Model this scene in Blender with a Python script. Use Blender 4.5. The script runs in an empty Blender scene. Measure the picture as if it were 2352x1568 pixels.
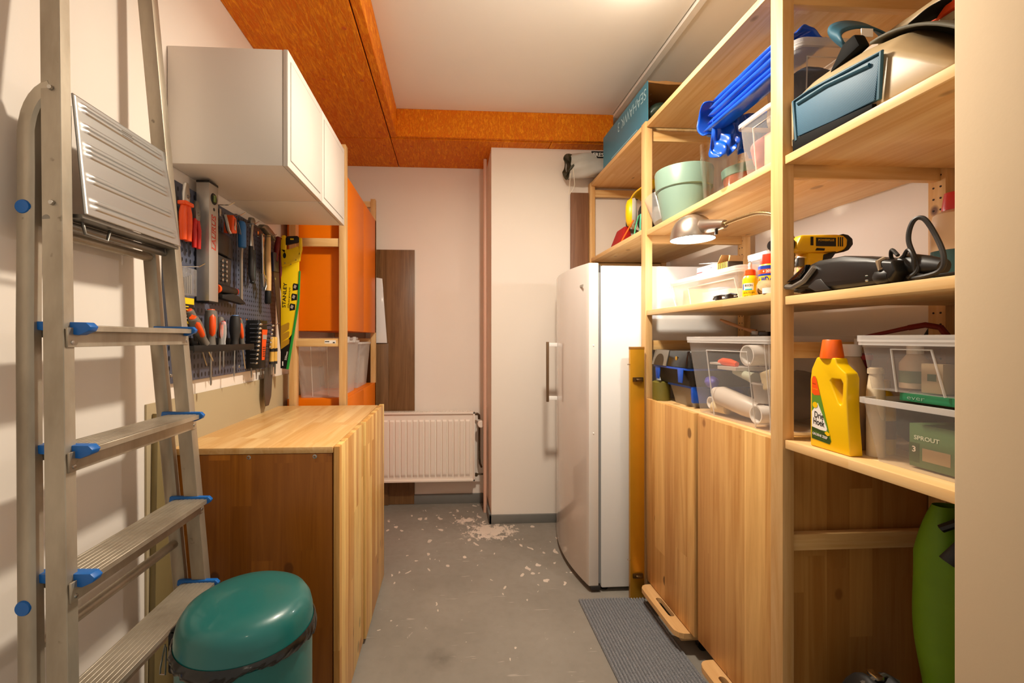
import bpy, bmesh, math, random
from mathutils import Vector, Matrix
random.seed(7)
SC = bpy.context.scene
COL = SC.collection
R = math.radians

def lin(h):
    h = h.lstrip('#'); o = []
    for i in (0, 2, 4):
        c = int(h[i:i+2], 16)/255
        o.append(c/12.92 if c <= .04045 else ((c+.055)/1.055)**2.4)
    return tuple(o)+(1,)

# ---------------------------------------------------------------- camera, world, lights, exposure
cam_d = bpy.data.cameras.new('camera'); cam = bpy.data.objects.new('camera', cam_d); COL.objects.link(cam)
cam.location = (0, 0, 1.19); cam.rotation_euler = (R(90), 0, R(-3.32))
cam_d.sensor_width = 36; cam_d.lens = 15.306; cam_d.shift_x = .0353; cam_d.shift_y = -.0034
cam_d.clip_start = .02
SC.camera = cam
SC.view_settings.view_transform = 'Standard'; SC.view_settings.look = 'None'
SC.view_settings.gamma = 1; SC.view_settings.use_curve_mapping = False
SC.view_settings.exposure = 0.40
SC.cycles.transparent_max_bounces = 40; SC.cycles.max_bounces = 10; SC.cycles.diffuse_bounces = 5
SC.cycles.sample_clamp_indirect = 6
w = bpy.data.worlds.new('hall_light'); SC.world = w; w.use_nodes = True
w.node_tree.nodes['Background'].inputs[0].default_value = (1, .86, .70, 1)
w.node_tree.nodes['Background'].inputs[1].default_value = .38

def lamp_light(name, kind, loc, power, color, size=.05, rot=(0, 0, 0), **k):
    d = bpy.data.lights.new(name, kind); d.energy = power; d.color = color
    if kind == 'AREA': d.shape = 'DISK'; d.size = size
    else: d.shadow_soft_size = size
    for a, b in k.items(): setattr(d, a, b)
    o = bpy.data.objects.new(name, d); COL.objects.link(o); o.location = loc; o.rotation_euler = rot
    return o
CEIL_LAMP = (.36, 1.38, 2.34)
DESK_BULB = (.915, 1.60, 1.545)
LC = (1, .89, .73)
lamp_light('ceiling_lamp_light', 'POINT', CEIL_LAMP, 8.5, LC, .06)
SPOT_LAMP = (.74, 1.60, 2.52)
lamp_light('ceiling_spot_light', 'POINT', SPOT_LAMP, 2.0, LC, .03)
lamp_light('ceiling_lamp_beam', 'AREA', (CEIL_LAMP[0], CEIL_LAMP[1], CEIL_LAMP[2]-.03), 24, LC, .16)
lamp_light('hall_lamp_light', 'POINT', (.2, -.55, 2.3), 3.2, (1, .84, .64), .05)
lamp_light('desk_lamp_light', 'POINT', DESK_BULB, 3.7, (1, .97, .93), .016)

# ---------------------------------------------------------------- mesh builder
class M:
    def __init__(s): s.v = []; s.f = []
    def add(s, vs, fs):
        n = len(s.v); s.v += [tuple(p) for p in vs]; s.f += [tuple(i+n for i in f) for f in fs]; return s
    def box(s, x0, x1, y0, y1, z0, z1):
        x0, x1 = sorted((x0, x1)); y0, y1 = sorted((y0, y1)); z0, z1 = sorted((z0, z1))
        return s.add([(x0,y0,z0),(x1,y0,z0),(x1,y1,z0),(x0,y1,z0),(x0,y0,z1),(x1,y0,z1),(x1,y1,z1),(x0,y1,z1)],
                     [(3,2,1,0),(4,5,6,7),(0,1,5,4),(1,2,6,5),(2,3,7,6),(3,0,4,7)])
    def loft(s, rings, cap=True, closed=True):
        n = len(rings[0]); vs = [p for r in rings for p in r]; fs = []
        for i in range(len(rings)-1):
            for j in range(n if closed else n-1):
                k = (j+1) % n
                fs.append((i*n+j, i*n+k, (i+1)*n+k, (i+1)*n+j))
        if cap and closed:
            fs.append(tuple(range(n-1, -1, -1))); m = (len(rings)-1)*n; fs.append(tuple(m+j for j in range(n)))
        return s.add(vs, fs)
    def prism(s, poly, ax, a, b):
        def pt(p, t): return (t, p[0], p[1]) if ax == 'x' else (p[0], t, p[1]) if ax == 'y' else (p[0], p[1], t)
        return s.loft([[pt(p, a) for p in poly], [pt(p, b) for p in poly]])
    def cyl(s, p0, p1, r0, r1=None, n=14):
        return s.tube([p0, p1], [r0, r0 if r1 is None else r1], n)
    def tube(s, pts, r, n=8, closed=False, flat=1.0, up=None):
        pts = [Vector(p) for p in pts]; m = len(pts)
        rs = r if isinstance(r, (list, tuple)) else [r]*m
        rings = []; pn = Vector(up) if up else None
        for i, p in enumerate(pts):
            a = pts[(i-1) % m] if (closed or i > 0) else p; b = pts[(i+1) % m] if (closed or i < m-1) else p
            t = (b-a)
            t = t.normalized() if t.length > 1e-9 else Vector((0, 0, 1))
            if pn is None: pn = t.orthogonal()
            pn = pn - t*pn.dot(t)
            pn = pn.normalized() if pn.length > 1e-6 else t.orthogonal().normalized()
            bn = t.cross(pn)
            rings.append([p + pn*(math.cos(q)*rs[i]) + bn*(math.sin(q)*rs[i]*flat) for q in (2*math.pi*j/n for j in range(n))])
        if closed: rings.append(rings[0])
        return s.loft(rings, cap=not closed)
    def sweep(s, pts, sect, N):
        """sect: (along N, in-plane) outline swept on a planar path"""
        pts = [Vector(p) for p in pts]; N = Vector(N).normalized(); rings = []
        for i, p in enumerate(pts):
            a = pts[max(0, i-1)]; b = pts[min(len(pts)-1, i+1)]; t = (b-a).normalized()
            n2 = (N - t*N.dot(t)).normalized(); bn = t.cross(n2)
            rings.append([p + n2*u + bn*v for u, v in sect])
        return s.loft(rings)
    def lathe(s, prof, c, n=28, ax='z', cap=True):
        rings = []
        for r, h in prof:
            ring = []
            for j in range(n):
                q = 2*math.pi*j/n; a, b = r*math.cos(q), r*math.sin(q)
                ring.append((c[0]+a, c[1]+b, c[2]+h) if ax == 'z' else (c[0]+h, c[1]+a, c[2]+b) if ax == 'x' else (c[0]+a, c[1]+h, c[2]+b))
            rings.append(ring)
        return s.loft(rings, cap)
    def grid(s, fn, nu, nv):
        vs = [fn(i/nu, j/nv) for i in range(nu+1) for j in range(nv+1)]
        fs = [(i*(nv+1)+j, (i+1)*(nv+1)+j, (i+1)*(nv+1)+j+1, i*(nv+1)+j+1) for i in range(nu) for j in range(nv)]
        return s.add(vs, fs)
    def xf(s, mat, start=0):
        s.v[start:] = [tuple(mat @ Vector(p)) for p in s.v[start:]]; return s

def mesh(name, m, off=(0, 0, 0), bevel=0, smooth=None, seg=2, solid=0, fixn=True):
    me = bpy.data.meshes.new(name)
    me.from_pydata([(p[0]-off[0], p[1]-off[1], p[2]-off[2]) for p in m.v], [], m.f)
    bm = bmesh.new(); bm.from_mesh(me)
    if fixn: bmesh.ops.recalc_face_normals(bm, faces=bm.faces)
    if bevel:
        es = [e for e in bm.edges if len(e.link_faces) == 2 and e.calc_face_angle(0) > .5]
        bmesh.ops.bevel(bm, geom=es, offset=bevel, segments=seg, profile=.5, affect='EDGES', clamp_overlap=True)
    bm.to_mesh(me); bm.free()
    if smooth is None: smooth = bool(bevel)
    if smooth:
        for p in me.polygons: p.use_smooth = True
        try: me.set_sharp_from_angle(angle=R(40 if smooth is True else smooth))
        except Exception: pass
    return me

def link(name, me, mat, parent=None, solid=0):
    o = bpy.data.objects.new(name, me); COL.objects.link(o)
    if mat: me.materials.append(mat)
    if parent: o.parent = parent
    if solid:
        md = o.modifiers.new('thick', 'SOLIDIFY'); md.thickness = solid; md.offset = 0
    return o

class Thing:
    def __init__(s, name, label, cat, loc, group=None):
        s.o = bpy.data.objects.new(name, None); COL.objects.link(s.o); s.o.empty_display_size = .05
        s.o.location = loc; s.loc = loc; s.o['label'] = label; s.o['category'] = cat
        if group: s.o['group'] = group
    def part(s, name, m, mat, parent=None, label=None, stuff=False, solid=0, **k):
        o = link(name, mesh(name, m, s.loc, **k), mat, parent or s.o, solid)
        if label: o['label'] = label
        if stuff: o['kind'] = 'stuff'
        return o
    def text(s, body, mat, pos, right, up, w, h=None, parent=None, italic=0, bold=0, name='lettering'):
        me = text_mesh(body, pos, right, up, w, h, s.loc, italic, bold)
        return link(name, me, mat, parent or s.o)

_tc = {}
def text_mesh(body, pos, right, up, w, h, off, italic=0, bold=0):
    """lettering centred on pos, reading along right, fitted to width w and height h"""
    key = (body, italic, bold)
    if key not in _tc:
        c = bpy.data.curves.new('t', 'FONT'); c.body = body; c.align_x = 'LEFT'; c.shear = italic; c.offset = bold
        c.resolution_u = 3
        t = bpy.data.objects.new('t', c); COL.objects.link(t)
        dg = bpy.context.evaluated_depsgraph_get(); dg.update()
        me = bpy.data.meshes.new_from_object(t.evaluated_get(dg))
        _tc[key] = ([tuple(v.co) for v in me.vertices], [tuple(p.vertices) for p in me.polygons])
        bpy.data.objects.remove(t); bpy.data.curves.remove(c); bpy.data.meshes.remove(me)
    vs, fs = _tc[key]
    x0 = min(v[0] for v in vs); x1 = max(v[0] for v in vs); y0 = min(v[1] for v in vs); y1 = max(v[1] for v in vs)
    sx = w/(x1-x0); sy = (h/(y1-y0)) if h else sx
    r = Vector(right).normalized(); u = Vector(up).normalized(); p = Vector(pos) - Vector(off)
    me = bpy.data.meshes.new('lettering')
    me.from_pydata([tuple(p + r*((v[0]-(x0+x1)/2)*sx) + u*((v[1]-(y0+y1)/2)*sy)) for v in vs], [], fs)
    return me

def single(name, label, cat, m, mat, group=None, **k):
    xs = [p[0] for p in m.v]; ys = [p[1] for p in m.v]; zs = [p[2] for p in m.v]
    loc = ((min(xs)+max(xs))/2, (min(ys)+max(ys))/2, min(zs))
    o = link(name, mesh(name, m, loc, **k), mat); o.location = loc
    o['label'] = label; o['category'] = cat
    if group: o['group'] = group
    return o

def struct(name, m, mat, parent=None, label=None, **k):
    o = link(name, mesh(name, m, **k), mat, parent)
    if not parent: o['kind'] = 'structure'
    if label: o['label'] = label
    return o

def copy_tree(o, loc, label, parent=None):
    c = o.copy(); COL.objects.link(c)
    if parent is None:
        c.location = loc; c['label'] = label
    else: c.parent = parent
    for ch in o.children: copy_tree(ch, None, None, c)
    return c

# ---------------------------------------------------------------- materials
class NT:
    def __init__(s, name):
        s.m = bpy.data.materials.new(name); s.m.use_nodes = True; s.t = s.m.node_tree
        s.b = s.t.nodes['Principled BSDF']; s.out = s.t.nodes['Material Output']
    def n(s, typ, ins=None, **k):
        nd = s.t.nodes.new(typ)
        for a, b in k.items(): setattr(nd, a, b)
        for a, b in (ins or {}).items(): s.set(nd.inputs[a], b)
        return nd
    def set(s, sock, v):
        if isinstance(v, bpy.types.NodeSocket): s.t.links.new(v, sock)
        elif isinstance(v, bpy.types.Node): s.t.links.new(v.outputs[0], sock)
        else: sock.default_value = v
    def math(s, op, a, b=None, c=None):
        nd = s.n('ShaderNodeMath', operation=op); s.set(nd.inputs[0], a)
        if b is not None: s.set(nd.inputs[1], b)
        if c is not None: s.set(nd.inputs[2], c)
        return nd.outputs[0]
    def mix(s, f, a, b, bt='MIX'):
        nd = s.n('ShaderNodeMix', data_type='RGBA', blend_type=bt)
        s.set(nd.inputs[0], f); s.set(nd.inputs[6], a); s.set(nd.inputs[7], b); return nd.outputs[2]
    def ramp(s, f, stops):
        nd = s.n('ShaderNodeValToRGB'); s.set(nd.inputs[0], f); e = nd.color_ramp.elements
        while len(e) < len(stops): e.new(.5)
        for i, (p, c) in enumerate(stops):
            e[i].position = p; e[i].color = c if not isinstance(c, (int, float)) else (c, c, c, 1)
        return nd.outputs[0]
    def noise(s, vec, scale, detail=4, rough=.55, dist=0):
        return s.n('ShaderNodeTexNoise', {'Vector': vec, 'Scale': scale, 'Detail': detail, 'Roughness': rough, 'Distortion': dist}).outputs[0]
    def vmul(s, v, xyz):
        nd = s.n('ShaderNodeVectorMath', operation='MULTIPLY'); s.set(nd.inputs[0], v); nd.inputs[1].default_value = xyz; return nd.outputs[0]
    def coords(s, rnd=0):
        c = s.n('ShaderNodeTexCoord').outputs['Object']
        if rnd:
            r = s.n('ShaderNodeObjectInfo').outputs['Random']
            k = s.n('ShaderNodeCombineXYZ', {0: s.math('MULTIPLY', r, rnd), 1: s.math('MULTIPLY', r, rnd*1.7), 2: s.math('MULTIPLY', r, rnd*.6)})
            a = s.n('ShaderNodeVectorMath', operation='ADD'); s.set(a.inputs[0], c); s.set(a.inputs[1], k); return a.outputs[0]
        return c
    def bump(s, h, strength=.2, dist=.002):
        nd = s.n('ShaderNodeBump', {'Height': h, 'Strength': strength, 'Distance': dist}); s.set(s.b.inputs['Normal'], nd.outputs[0])

def plain(name, col, rough=.5, metal=0, spec=.5, var=.0, coat=0):
    t = NT(name); c = lin(col)
    if var:
        f = t.noise(t.coords(3), 18, 5)
        d = tuple(x*(1-var) for x in c[:3])+(1,)
        t.set(t.b.inputs['Base Color'], t.mix(f, c, d))
    else: t.b.inputs['Base Color'].default_value = c
    t.b.inputs['Roughness'].default_value = rough; t.b.inputs['Metallic'].default_value = metal
    t.b.inputs['Specular IOR Level'].default_value = spec
    if coat: t.b.inputs['Coat Weight'].default_value = coat; t.b.inputs['Coat Roughness'].default_value = .08
    return t.m

def wood(name, light, dark, grain='z', strip=0, strip_ax='x', seg=.5, rough=.5, knots=.5, tint=.35, fine=1.0, deep=None):
    """pine: fibres along grain; glued laminations of width strip across strip_ax, each about seg long"""
    t = NT(name); co = t.coords(5)
    sep = t.n('ShaderNodeSeparateXYZ', {0: co}); ax = dict(x=sep.outputs[0], y=sep.outputs[1], z=sep.outputs[2])
    sc = [26*fine]*3; gi = 'xyz'.index(grain); sc[gi] = 1.3*fine
    if strip:
        k = t.math('FLOOR', t.math('DIVIDE', ax[strip_ax], strip))
        off = t.n('ShaderNodeTexWhiteNoise', {'W': k}, noise_dimensions='1D').outputs[0]
        kk = t.math('FLOOR', t.math('ADD', t.math('DIVIDE', ax[grain], seg), t.math('MULTIPLY', off, 7.3)))
        cell = t.math('ADD', t.math('MULTIPLY', k, 17.13), t.math('MULTIPLY', kk, 5.71))
        rnd = t.n('ShaderNodeTexWhiteNoise', {'W': cell}, noise_dimensions='1D').outputs[0]
        cx = t.n('ShaderNodeCombineXYZ', {0: t.math('MULTIPLY', rnd, 9), 1: t.math('MULTIPLY', rnd, 5), 2: t.math('MULTIPLY', rnd, 7)})
        a = t.n('ShaderNodeVectorMath', operation='ADD'); t.set(a.inputs[0], co); t.set(a.inputs[1], cx); co = a.outputs[0]
    v = t.vmul(co, sc)
    g1 = t.noise(v, 1, 6, .6, 1.2); g2 = t.noise(t.vmul(co, [x*5 for x in sc]), 1, 3, .7)
    f = t.ramp(g1, [(.32, 0), (.7, 1)])
    f = t.math('MULTIPLY_ADD', g2, .3, t.math('MULTIPLY', f, .75))
    c = t.mix(f, lin(light), lin(dark))
    # knots
    ks = [6.2]*3; ks[gi] = 4.4
    vk = t.vmul(co, ks)
    vo = t.n('ShaderNodeTexVoronoi', {'Vector': vk, 'Scale': 1.0})
    km = t.ramp(vo.outputs[0], [(.07, 1), (.10, 0)])
    c = t.mix(t.math('MULTIPLY', km, knots), c, lin(deep or '#5a2c10'))
    if strip:
        tt = t.math('MULTIPLY', t.math('SUBTRACT', rnd, .35), tint)
        c = t.mix(t.math('MAXIMUM', tt, 0), c, lin(dark))
        c = t.mix(t.math('MULTIPLY', t.math('MAXIMUM', t.math('MULTIPLY', tt, -1), 0), 1.2), c, tuple(min(1, x*1.25) for x in lin(light)[:3])+(1,))
    t.set(t.b.inputs['Base Color'], c); t.b.inputs['Roughness'].default_value = rough
    t.b.inputs['Specular IOR Level'].default_value = .35
    t.bump(f, .06, .001)
    return t.m

def clear(name, col='#ffffff', haze=.18, rough=.15, edge=.35):
    """thin see-through plastic or glass sheet: mostly clear, milky and glossy toward grazing"""
    t = NT(name)
    tr = t.n('ShaderNodeBsdfTransparent', {'Color': lin(col)})
    t.b.inputs['Base Color'].default_value = tuple(min(1, x) for x in lin(col)); t.b.inputs['Roughness'].default_value = rough
    lw = t.n('ShaderNodeLayerWeight', {'Blend': .35})
    f = t.math('ADD', t.math('MULTIPLY', lw.outputs['Facing'], edge), haze)
    mx = t.n('ShaderNodeMixShader'); t.set(mx.inputs[0], f); t.set(mx.inputs[1], tr.outputs[0]); t.set(mx.inputs[2], t.b.outputs[0])
    t.set(t.out.inputs[0], mx.outputs[0])
    return t.m

def glassy(name):
    t = NT(name); tr = t.n('ShaderNodeBsdfTransparent', {'Color': (.97, .985, .975, 1)}); gl = t.n('ShaderNodeBsdfGlossy', {'Color': (1, 1, 1, 1), 'Roughness': .04})
    lw = t.n('ShaderNodeLayerWeight', {'Blend': .25})
    f = t.math('ADD', t.math('MULTIPLY', t.math('POWER', lw.outputs['Facing'], 2.0), .75), .05)
    mx = t.n('ShaderNodeMixShader'); t.set(mx.inputs[0], f); t.set(mx.inputs[1], tr.outputs[0]); t.set(mx.inputs[2], gl.outputs[0])
    t.set(t.out.inputs[0], mx.outputs[0]); return t.m

def emit(name, col, st):
    t = NT(name); e = t.n('ShaderNodeEmission', {'Color': lin(col), 'Strength': st}); t.set(t.out.inputs[0], e.outputs[0]); return t.m

def wall_mat(name, col, band=None, zb=0):
    t = NT(name); co = t.n('ShaderNodeNewGeometry').outputs['Position']
    f = t.noise(co, 3.0, 5); c = t.mix(t.math('MULTIPLY', f, .35), lin(col), tuple(x*.86 for x in lin(col)[:3])+(1,))
    if band:
        z = t.n('ShaderNodeSeparateXYZ', {0: co}).outputs[2]
        c = t.mix(t.math('LESS_THAN', z, zb), c, lin(band))
    t.set(t.b.inputs['Base Color'], c); t.b.inputs['Roughness'].default_value = .75
    t.b.inputs['Specular IOR Level'].default_value = .25
    t.bump(t.noise(co, 90, 4), .08, .002); return t.m

def floor_mat():
    t = NT('grey_painted_concrete'); co = t.n('ShaderNodeNewGeometry').outputs['Position']
    n1 = t.noise(co, 2.2, 6); n2 = t.noise(co, 26, 5)
    c = t.mix(t.ramp(n1, [(.35, 0), (.7, 1)]), lin('#8d877e'), lin('#7d776e'))
    c = t.mix(t.math('MULTIPLY', t.ramp(n2, [(.45, 0), (.7, 1)]), .12), c, lin('#6b655c'))
    sp = t.n('ShaderNodeSeparateXYZ', {0: co}); x, y = sp.outputs[0], sp.outputs[1]
    def blob(px, py, r, k=1.0):
        dx = t.math('MULTIPLY', t.math('SUBTRACT', x, px), k); dy = t.math('SUBTRACT', y, py)
        d = t.math('SQRT', t.math('ADD', t.math('MULTIPLY', dx, dx), t.math('MULTIPLY', dy, dy)))
        return t.math('SUBTRACT', 1, t.math('MINIMUM', t.math('DIVIDE', d, r), 1))
    wv = t.n('ShaderNodeVectorMath', operation='ADD'); t.set(wv.inputs[0], co)
    t.set(wv.inputs[1], t.vmul(t.n('ShaderNodeTexNoise', {'Vector': co, 'Scale': 9, 'Detail': 3}).outputs[1], (.12, .12, 0)))
    # big spill by the column, spatter around the radiator, thin flecks everywhere
    spill = t.noise(t.vmul(wv.outputs[0], (1, .7, 1)), 24, 6, .7)
    b = t.math('MAXIMUM', blob(.24, 2.68, .20, .75), t.math('MULTIPLY', blob(.10, 2.84, .10, .7), .8))
    m1 = t.ramp(t.math('ADD', t.math('MULTIPLY', b, .62), t.math('MULTIPLY', t.math('SUBTRACT', spill, .5), 1.7)), [(.27, 0), (.40, 1)])
    zone = t.math('MAXIMUM', blob(.1, 2.75, .95), t.math('MAXIMUM', blob(.55, 2.35, .55), t.math('MULTIPLY', blob(-.25, 2.75, .5), .9)))
    vor = t.n('ShaderNodeTexVoronoi', {'Vector': t.vmul(wv.outputs[0], (1, .7, 1)), 'Scale': 21})
    sz = t.n('ShaderNodeSeparateColor', {0: vor.outputs['Color']}).outputs[0]
    r2 = t.math('MULTIPLY', t.math('MULTIPLY', t.math('POWER', sz, 5), t.math('MULTIPLY_ADD', zone, 1.1, .10)), .40)
    m2 = t.math('LESS_THAN', vor.outputs[0], r2)
    vor2 = t.n('ShaderNodeTexVoronoi', {'Vector': t.vmul(wv.outputs[0], (1, .55, 1)), 'Scale': 34})
    sz2 = t.n('ShaderNodeSeparateColor', {0: vor2.outputs['Color']}).outputs[1]
    m3 = t.math('LESS_THAN', vor2.outputs[0], t.math('MULTIPLY', t.math('POWER', sz2, 6), t.math('MULTIPLY_ADD', zone, .40, .20)))
    # scratches
    sv = t.noise(t.vmul(co, (7, 60, 1)), 1, 2, .5, .6); sm = t.math('MULTIPLY', t.ramp(sv, [(.70, 0), (.74, 1)]), .25)
    mm = t.math('MAXIMUM', t.math('MULTIPLY', m1, .85), t.math('MAXIMUM', t.math('MULTIPLY', m2, .8), t.math('MULTIPLY', m3, .7)))
    c = t.mix(t.math('MAXIMUM', mm, sm), c, lin('#dccdbf'))
    # dark scuff
    c = t.mix(t.math('MULTIPLY', t.math('MULTIPLY', blob(-.04, 1.62, .07), n2), .9), c, lin('#4a433a'))
    t.set(t.b.inputs['Base Color'], c)
    t.set(t.b.inputs['Roughness'], t.math('MULTIPLY_ADD', n2, .25, .38))
    t.b.inputs['Specular IOR Level'].default_value = .4
    t.bump(t.math('ADD', n2, t.math('MULTIPLY', mm, .4)), .10, .002); return t.m

def osb_mat():
    t = NT('orange_painted_chipboard'); co = t.coords()
    vs = []
    for i, (rz, off) in enumerate(((.4, 0), (1.5, 3.1), (2.6, 7.7), (3.4, 1.3))):
        mp = t.n('ShaderNodeMapping', {'Vector': co, 'Location': (off, off*.7, off*.3), 'Rotation': (rz*.6, rz*.9, rz), 'Scale': (55, 9, 22)})
        vs.append(t.noise(mp.outputs[0], 1.0, 4, .6, 1.6))
    a = t.math('MAXIMUM', t.math('MAXIMUM', vs[0], vs[1]), t.math('MAXIMUM', vs[2], vs[3]))
    f = t.ramp(a, [(.52, 0), (.72, 1)])
    c = t.mix(f, lin('#dc7006'), lin('#ffa61e'))
    t.set(t.b.inputs['Base Color'], c); t.b.inputs['Roughness'].default_value = .6
    t.b.inputs['Specular IOR Level'].default_value = .2
    t.bump(f, .8, .004); return t.m

def alu_mat():
    t = NT('brushed_aluminium'); co = t.coords(2)
    f = t.noise(t.vmul(co, (9, 9, 3)), 1, 5, .6); g = t.noise(t.vmul(co, (160, 160, 4)), 1, 2)
    c = t.mix(t.ramp(f, [(.35, 0), (.68, 1)]), lin('#b8ad9b'), lin('#978b79'))
    sp = t.noise(co, 26, 3); c = t.mix(t.math('MULTIPLY', t.ramp(sp, [(.70, 0), (.76, 1)]), .6), c, lin('#4d4638'))
    t.set(t.b.inputs['Base Color'], c); t.b.inputs['Metallic'].default_value = .55
    t.set(t.b.inputs['Roughness'], t.math('MULTIPLY_ADD', g, .2, .33)); return t.m

def dots_mat(name, base, dot, py, pz, ry, rz):
    t = NT(name); co = t.coords(); sp = t.n('ShaderNodeSeparateXYZ', {0: co})
    def fr(s, p): return t.math('SUBTRACT', t.math('FRACT', t.math('DIVIDE', s, p)), .5)
    a = t.math('DIVIDE', fr(sp.outputs[1], py), ry/py); b = t.math('DIVIDE', fr(sp.outputs[2], pz), rz/pz)
    d = t.math('ADD', t.math('MULTIPLY', a, a), t.math('MULTIPLY', b, b)); m = t.math('LESS_THAN', d, 1)
    t.set(t.b.inputs['Base Color'], t.mix(m, lin(base), lin(dot))); t.b.inputs['Roughness'].default_value = .38
    t.bump(t.ramp(d, [(.6, 0), (1, 1)]), .5, .002); return t.m

def rug_mat():
    t = NT('grey_ribbed_pile'); co = t.coords()
    a = t.noise(co, 420, 3); b = t.noise(co, 60, 3)
    c = t.mix(t.ramp(a, [(.35, 0), (.68, 1)]), lin('#66696f'), lin('#a8a9ac'))
    c = t.mix(t.math('MULTIPLY', b, .35), c, lin('#55585f'))
    t.set(t.b.inputs['Base Color'], c); t.b.inputs['Roughness'].default_value = .95; t.b.inputs['Specular IOR Level'].default_value = .1
    t.bump(a, .9, .004); return t.m

def stripes(name, c1, c2, ax, p, rough=.6, duty=.5, rot=None):
    t = NT(name); co = t.coords()
    if rot: co = t.n('ShaderNodeMapping', {'Vector': co, 'Rotation': rot}).outputs[0]
    s = t.n('ShaderNodeSeparateXYZ', {0: co}).outputs['xyz'.index(ax)]
    m = t.math('LESS_THAN', t.math('FRACT', t.math('DIVIDE', s, p)), duty)
    t.set(t.b.inputs['Base Color'], t.mix(m, lin(c1), lin(c2))); t.b.inputs['Roughness'].default_value = rough; return t.m

WALL = wall_mat('warm_white_paint', '#efe6dc'); WALL_L = wall_mat('white_paint_over_beige_dado', '#efe6dc', '#a8977a', 1.007)
CEIL = wall_mat('ceiling_paint', '#f3f1ec'); FLOOR = floor_mat(); OSB = osb_mat(); ALU = alu_mat()
GREYBASE = plain('grey_baseboard_paint', '#747470', .5, var=.15)
PINE_Y = wood('pine_shelf', '#f3d5a2', '#d8a662', 'y', .075, 'x', .9, .45, .6, .5)
PINE_Z = wood('pine_post', '#e4c08a', '#c4904f', 'z', 0, rough=.5, knots=.9)
PINE_X = wood('pine_crossbar', '#ebca90', '#cc9650', 'x', 0, rough=.5, knots=.7)
PINE_DOOR = wood('pine_door', '#ecc07c', '#b57c3e', 'z', .088, 'y', 1.6, .42, .9, .85)
PINE_SIDE = wood('pine_side_panel', '#cf9c55', '#a56a2a', 'z', .068, 'x', .42, .42, .7, .75)
PINE_TOP = wood('pine_worktop', '#efcb92', '#d29c58', 'y', .043, 'x', .33, .32, .35, .7)
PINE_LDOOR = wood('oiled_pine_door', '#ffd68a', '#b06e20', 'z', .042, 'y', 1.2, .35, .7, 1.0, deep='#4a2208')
PINE_LSIDE = wood('oiled_pine_shaded_side', '#b26e1e', '#7a4308', 'z', .062, 'x', .5, .35, .8, .8, deep='#3a1c06')  # side browns darkened to stand for shade; the doors get lighter browns
WALNUT = wood('brown_laminate', '#8a6540', '#5f4022', 'z', 0, rough=.4, knots=.1, fine=1.3)
PLY = wood('light_plywood', '#d9b07a', '#c0935c', 'y', 0, rough=.5, knots=0)
WHITE = plain('white_lacquer', '#f1efec', .35); EKET = plain('white_foil_cabinet', '#e6e0d8', .45); FRIDGE = plain('fridge_enamel', '#e6e6e5', .18, spec=.5, coat=.3)
FRDOOR = plain('fridge_door_shaded_enamel', '#dcd6d0', .16, coat=.4)  # fridge white dulled, painting in the lack of lamp light on the door
ORANGE = plain('orange_lacquer', '#e87600', .45, var=.05, spec=.2); BLUE = plain('blue_plastic', '#0a63b5', .4)
BLACK = plain('black_plastic', '#0e0d0c', .45); DARK = plain('dark_grey_plastic', '#262321', .5); STEEL = plain('steel', '#b9b6b0', .28, .95)
DSTEEL = plain('dull_steel', '#86827b', .42, .85); CHROME = plain('chrome', '#d6d4d0', .12, 1); RED = plain('red_plastic', '#c4160c', .4)
ORPL = plain('orange_plastic', '#f0530e', .4); GREYPL = plain('grey_rubber', '#6e675e', .6); TEAL = plain('teal_lacquer', '#0f615e', .34, coat=.25)
BAGBLK = plain('black_bin_liner', '#161412', .22); YEL = plain('yellow_plastic', '#f3c806', .38); GOLD = plain('gold_anodised', '#c9901f', .32, .55, var=.1)
GREEN = plain('green_edge', '#1f9a3d', .4); PAPER = plain('white_paper', '#f2eee8', .6); RUBBER = plain('black_rubber', '#14110f', .6)
HOLE = plain('dark_hole', '#2a160a', .8); CLEAR = clear('clear_polypropylene', '#f6f3f0', .07, .2, .22); GLASS = glassy('clear_glass')
CLEARW = clear('milky_polypropylene', '#f8f4f0', .22, .25, .3)
RIM = clear('clear_plastic_rim', '#f8f6f4', .34, .2, .3); SAGE = plain('sage_green_ceramic', '#7d988a', .35); TERRA = plain('terracotta', '#a3583a', .6)
# ---------------------------------------------------------------- the room
struct('floor', M().box(-.9, 1.6, -.3, 3.3, -.08, 0), FLOOR)
struct('wall_left', M().box(-.95, -.835, .2, 3.3, 0, 2.66), WALL)
struct('wall_back', M().box(-.835, 1.45, 3.15, 3.3, 0, 2.66), WALL)
struct('wall_right', M().box(1.445, 1.56, .3, 3.3, 0, 2.66), WALL)
struct('wall_column', M().box(.262, 1.445, 2.79, 3.15, 0, 2.415), WALL)
struct('wall_front', M().box(.862, 1.6, .55, .70, 0, 2.66), wall_mat('beige_door_jamb', '#c9b496'), bevel=.006)
ceil = struct('ceiling', M().box(-.95, 1.012, .2, 3.3, 2.59, 2.68), CEIL)
struct('ceiling_strip', M().box(1.02, 1.05, .3, 2.685, 2.575, 2.66).box(1.05, 1.56, .3, 3.3, 2.585, 2.66).box(1.012, 1.02, .3, 3.3, 2.62, 2.66), CEIL, ceil)
osb = dict(bevel=.002, seg=1)
for x0, x1, y0, y1 in ((-.835, -.372, .25, 1.52), (-.835, -.372, 1.524, 2.70), (-.835, -.372, 2.704, 3.15), (-.367, .63, 2.704, 3.15), (.634, 1.445, 2.704, 3.15)):
    struct('chipboard_panel', M().box(x0, x1, y0, y1, 2.415, 2.431), OSB, ceil, **osb)
struct('chipboard_fascia', M().box(-.367, -.329, .25, 2.70, 2.42, 2.59), OSB, ceil, **osb)
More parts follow.
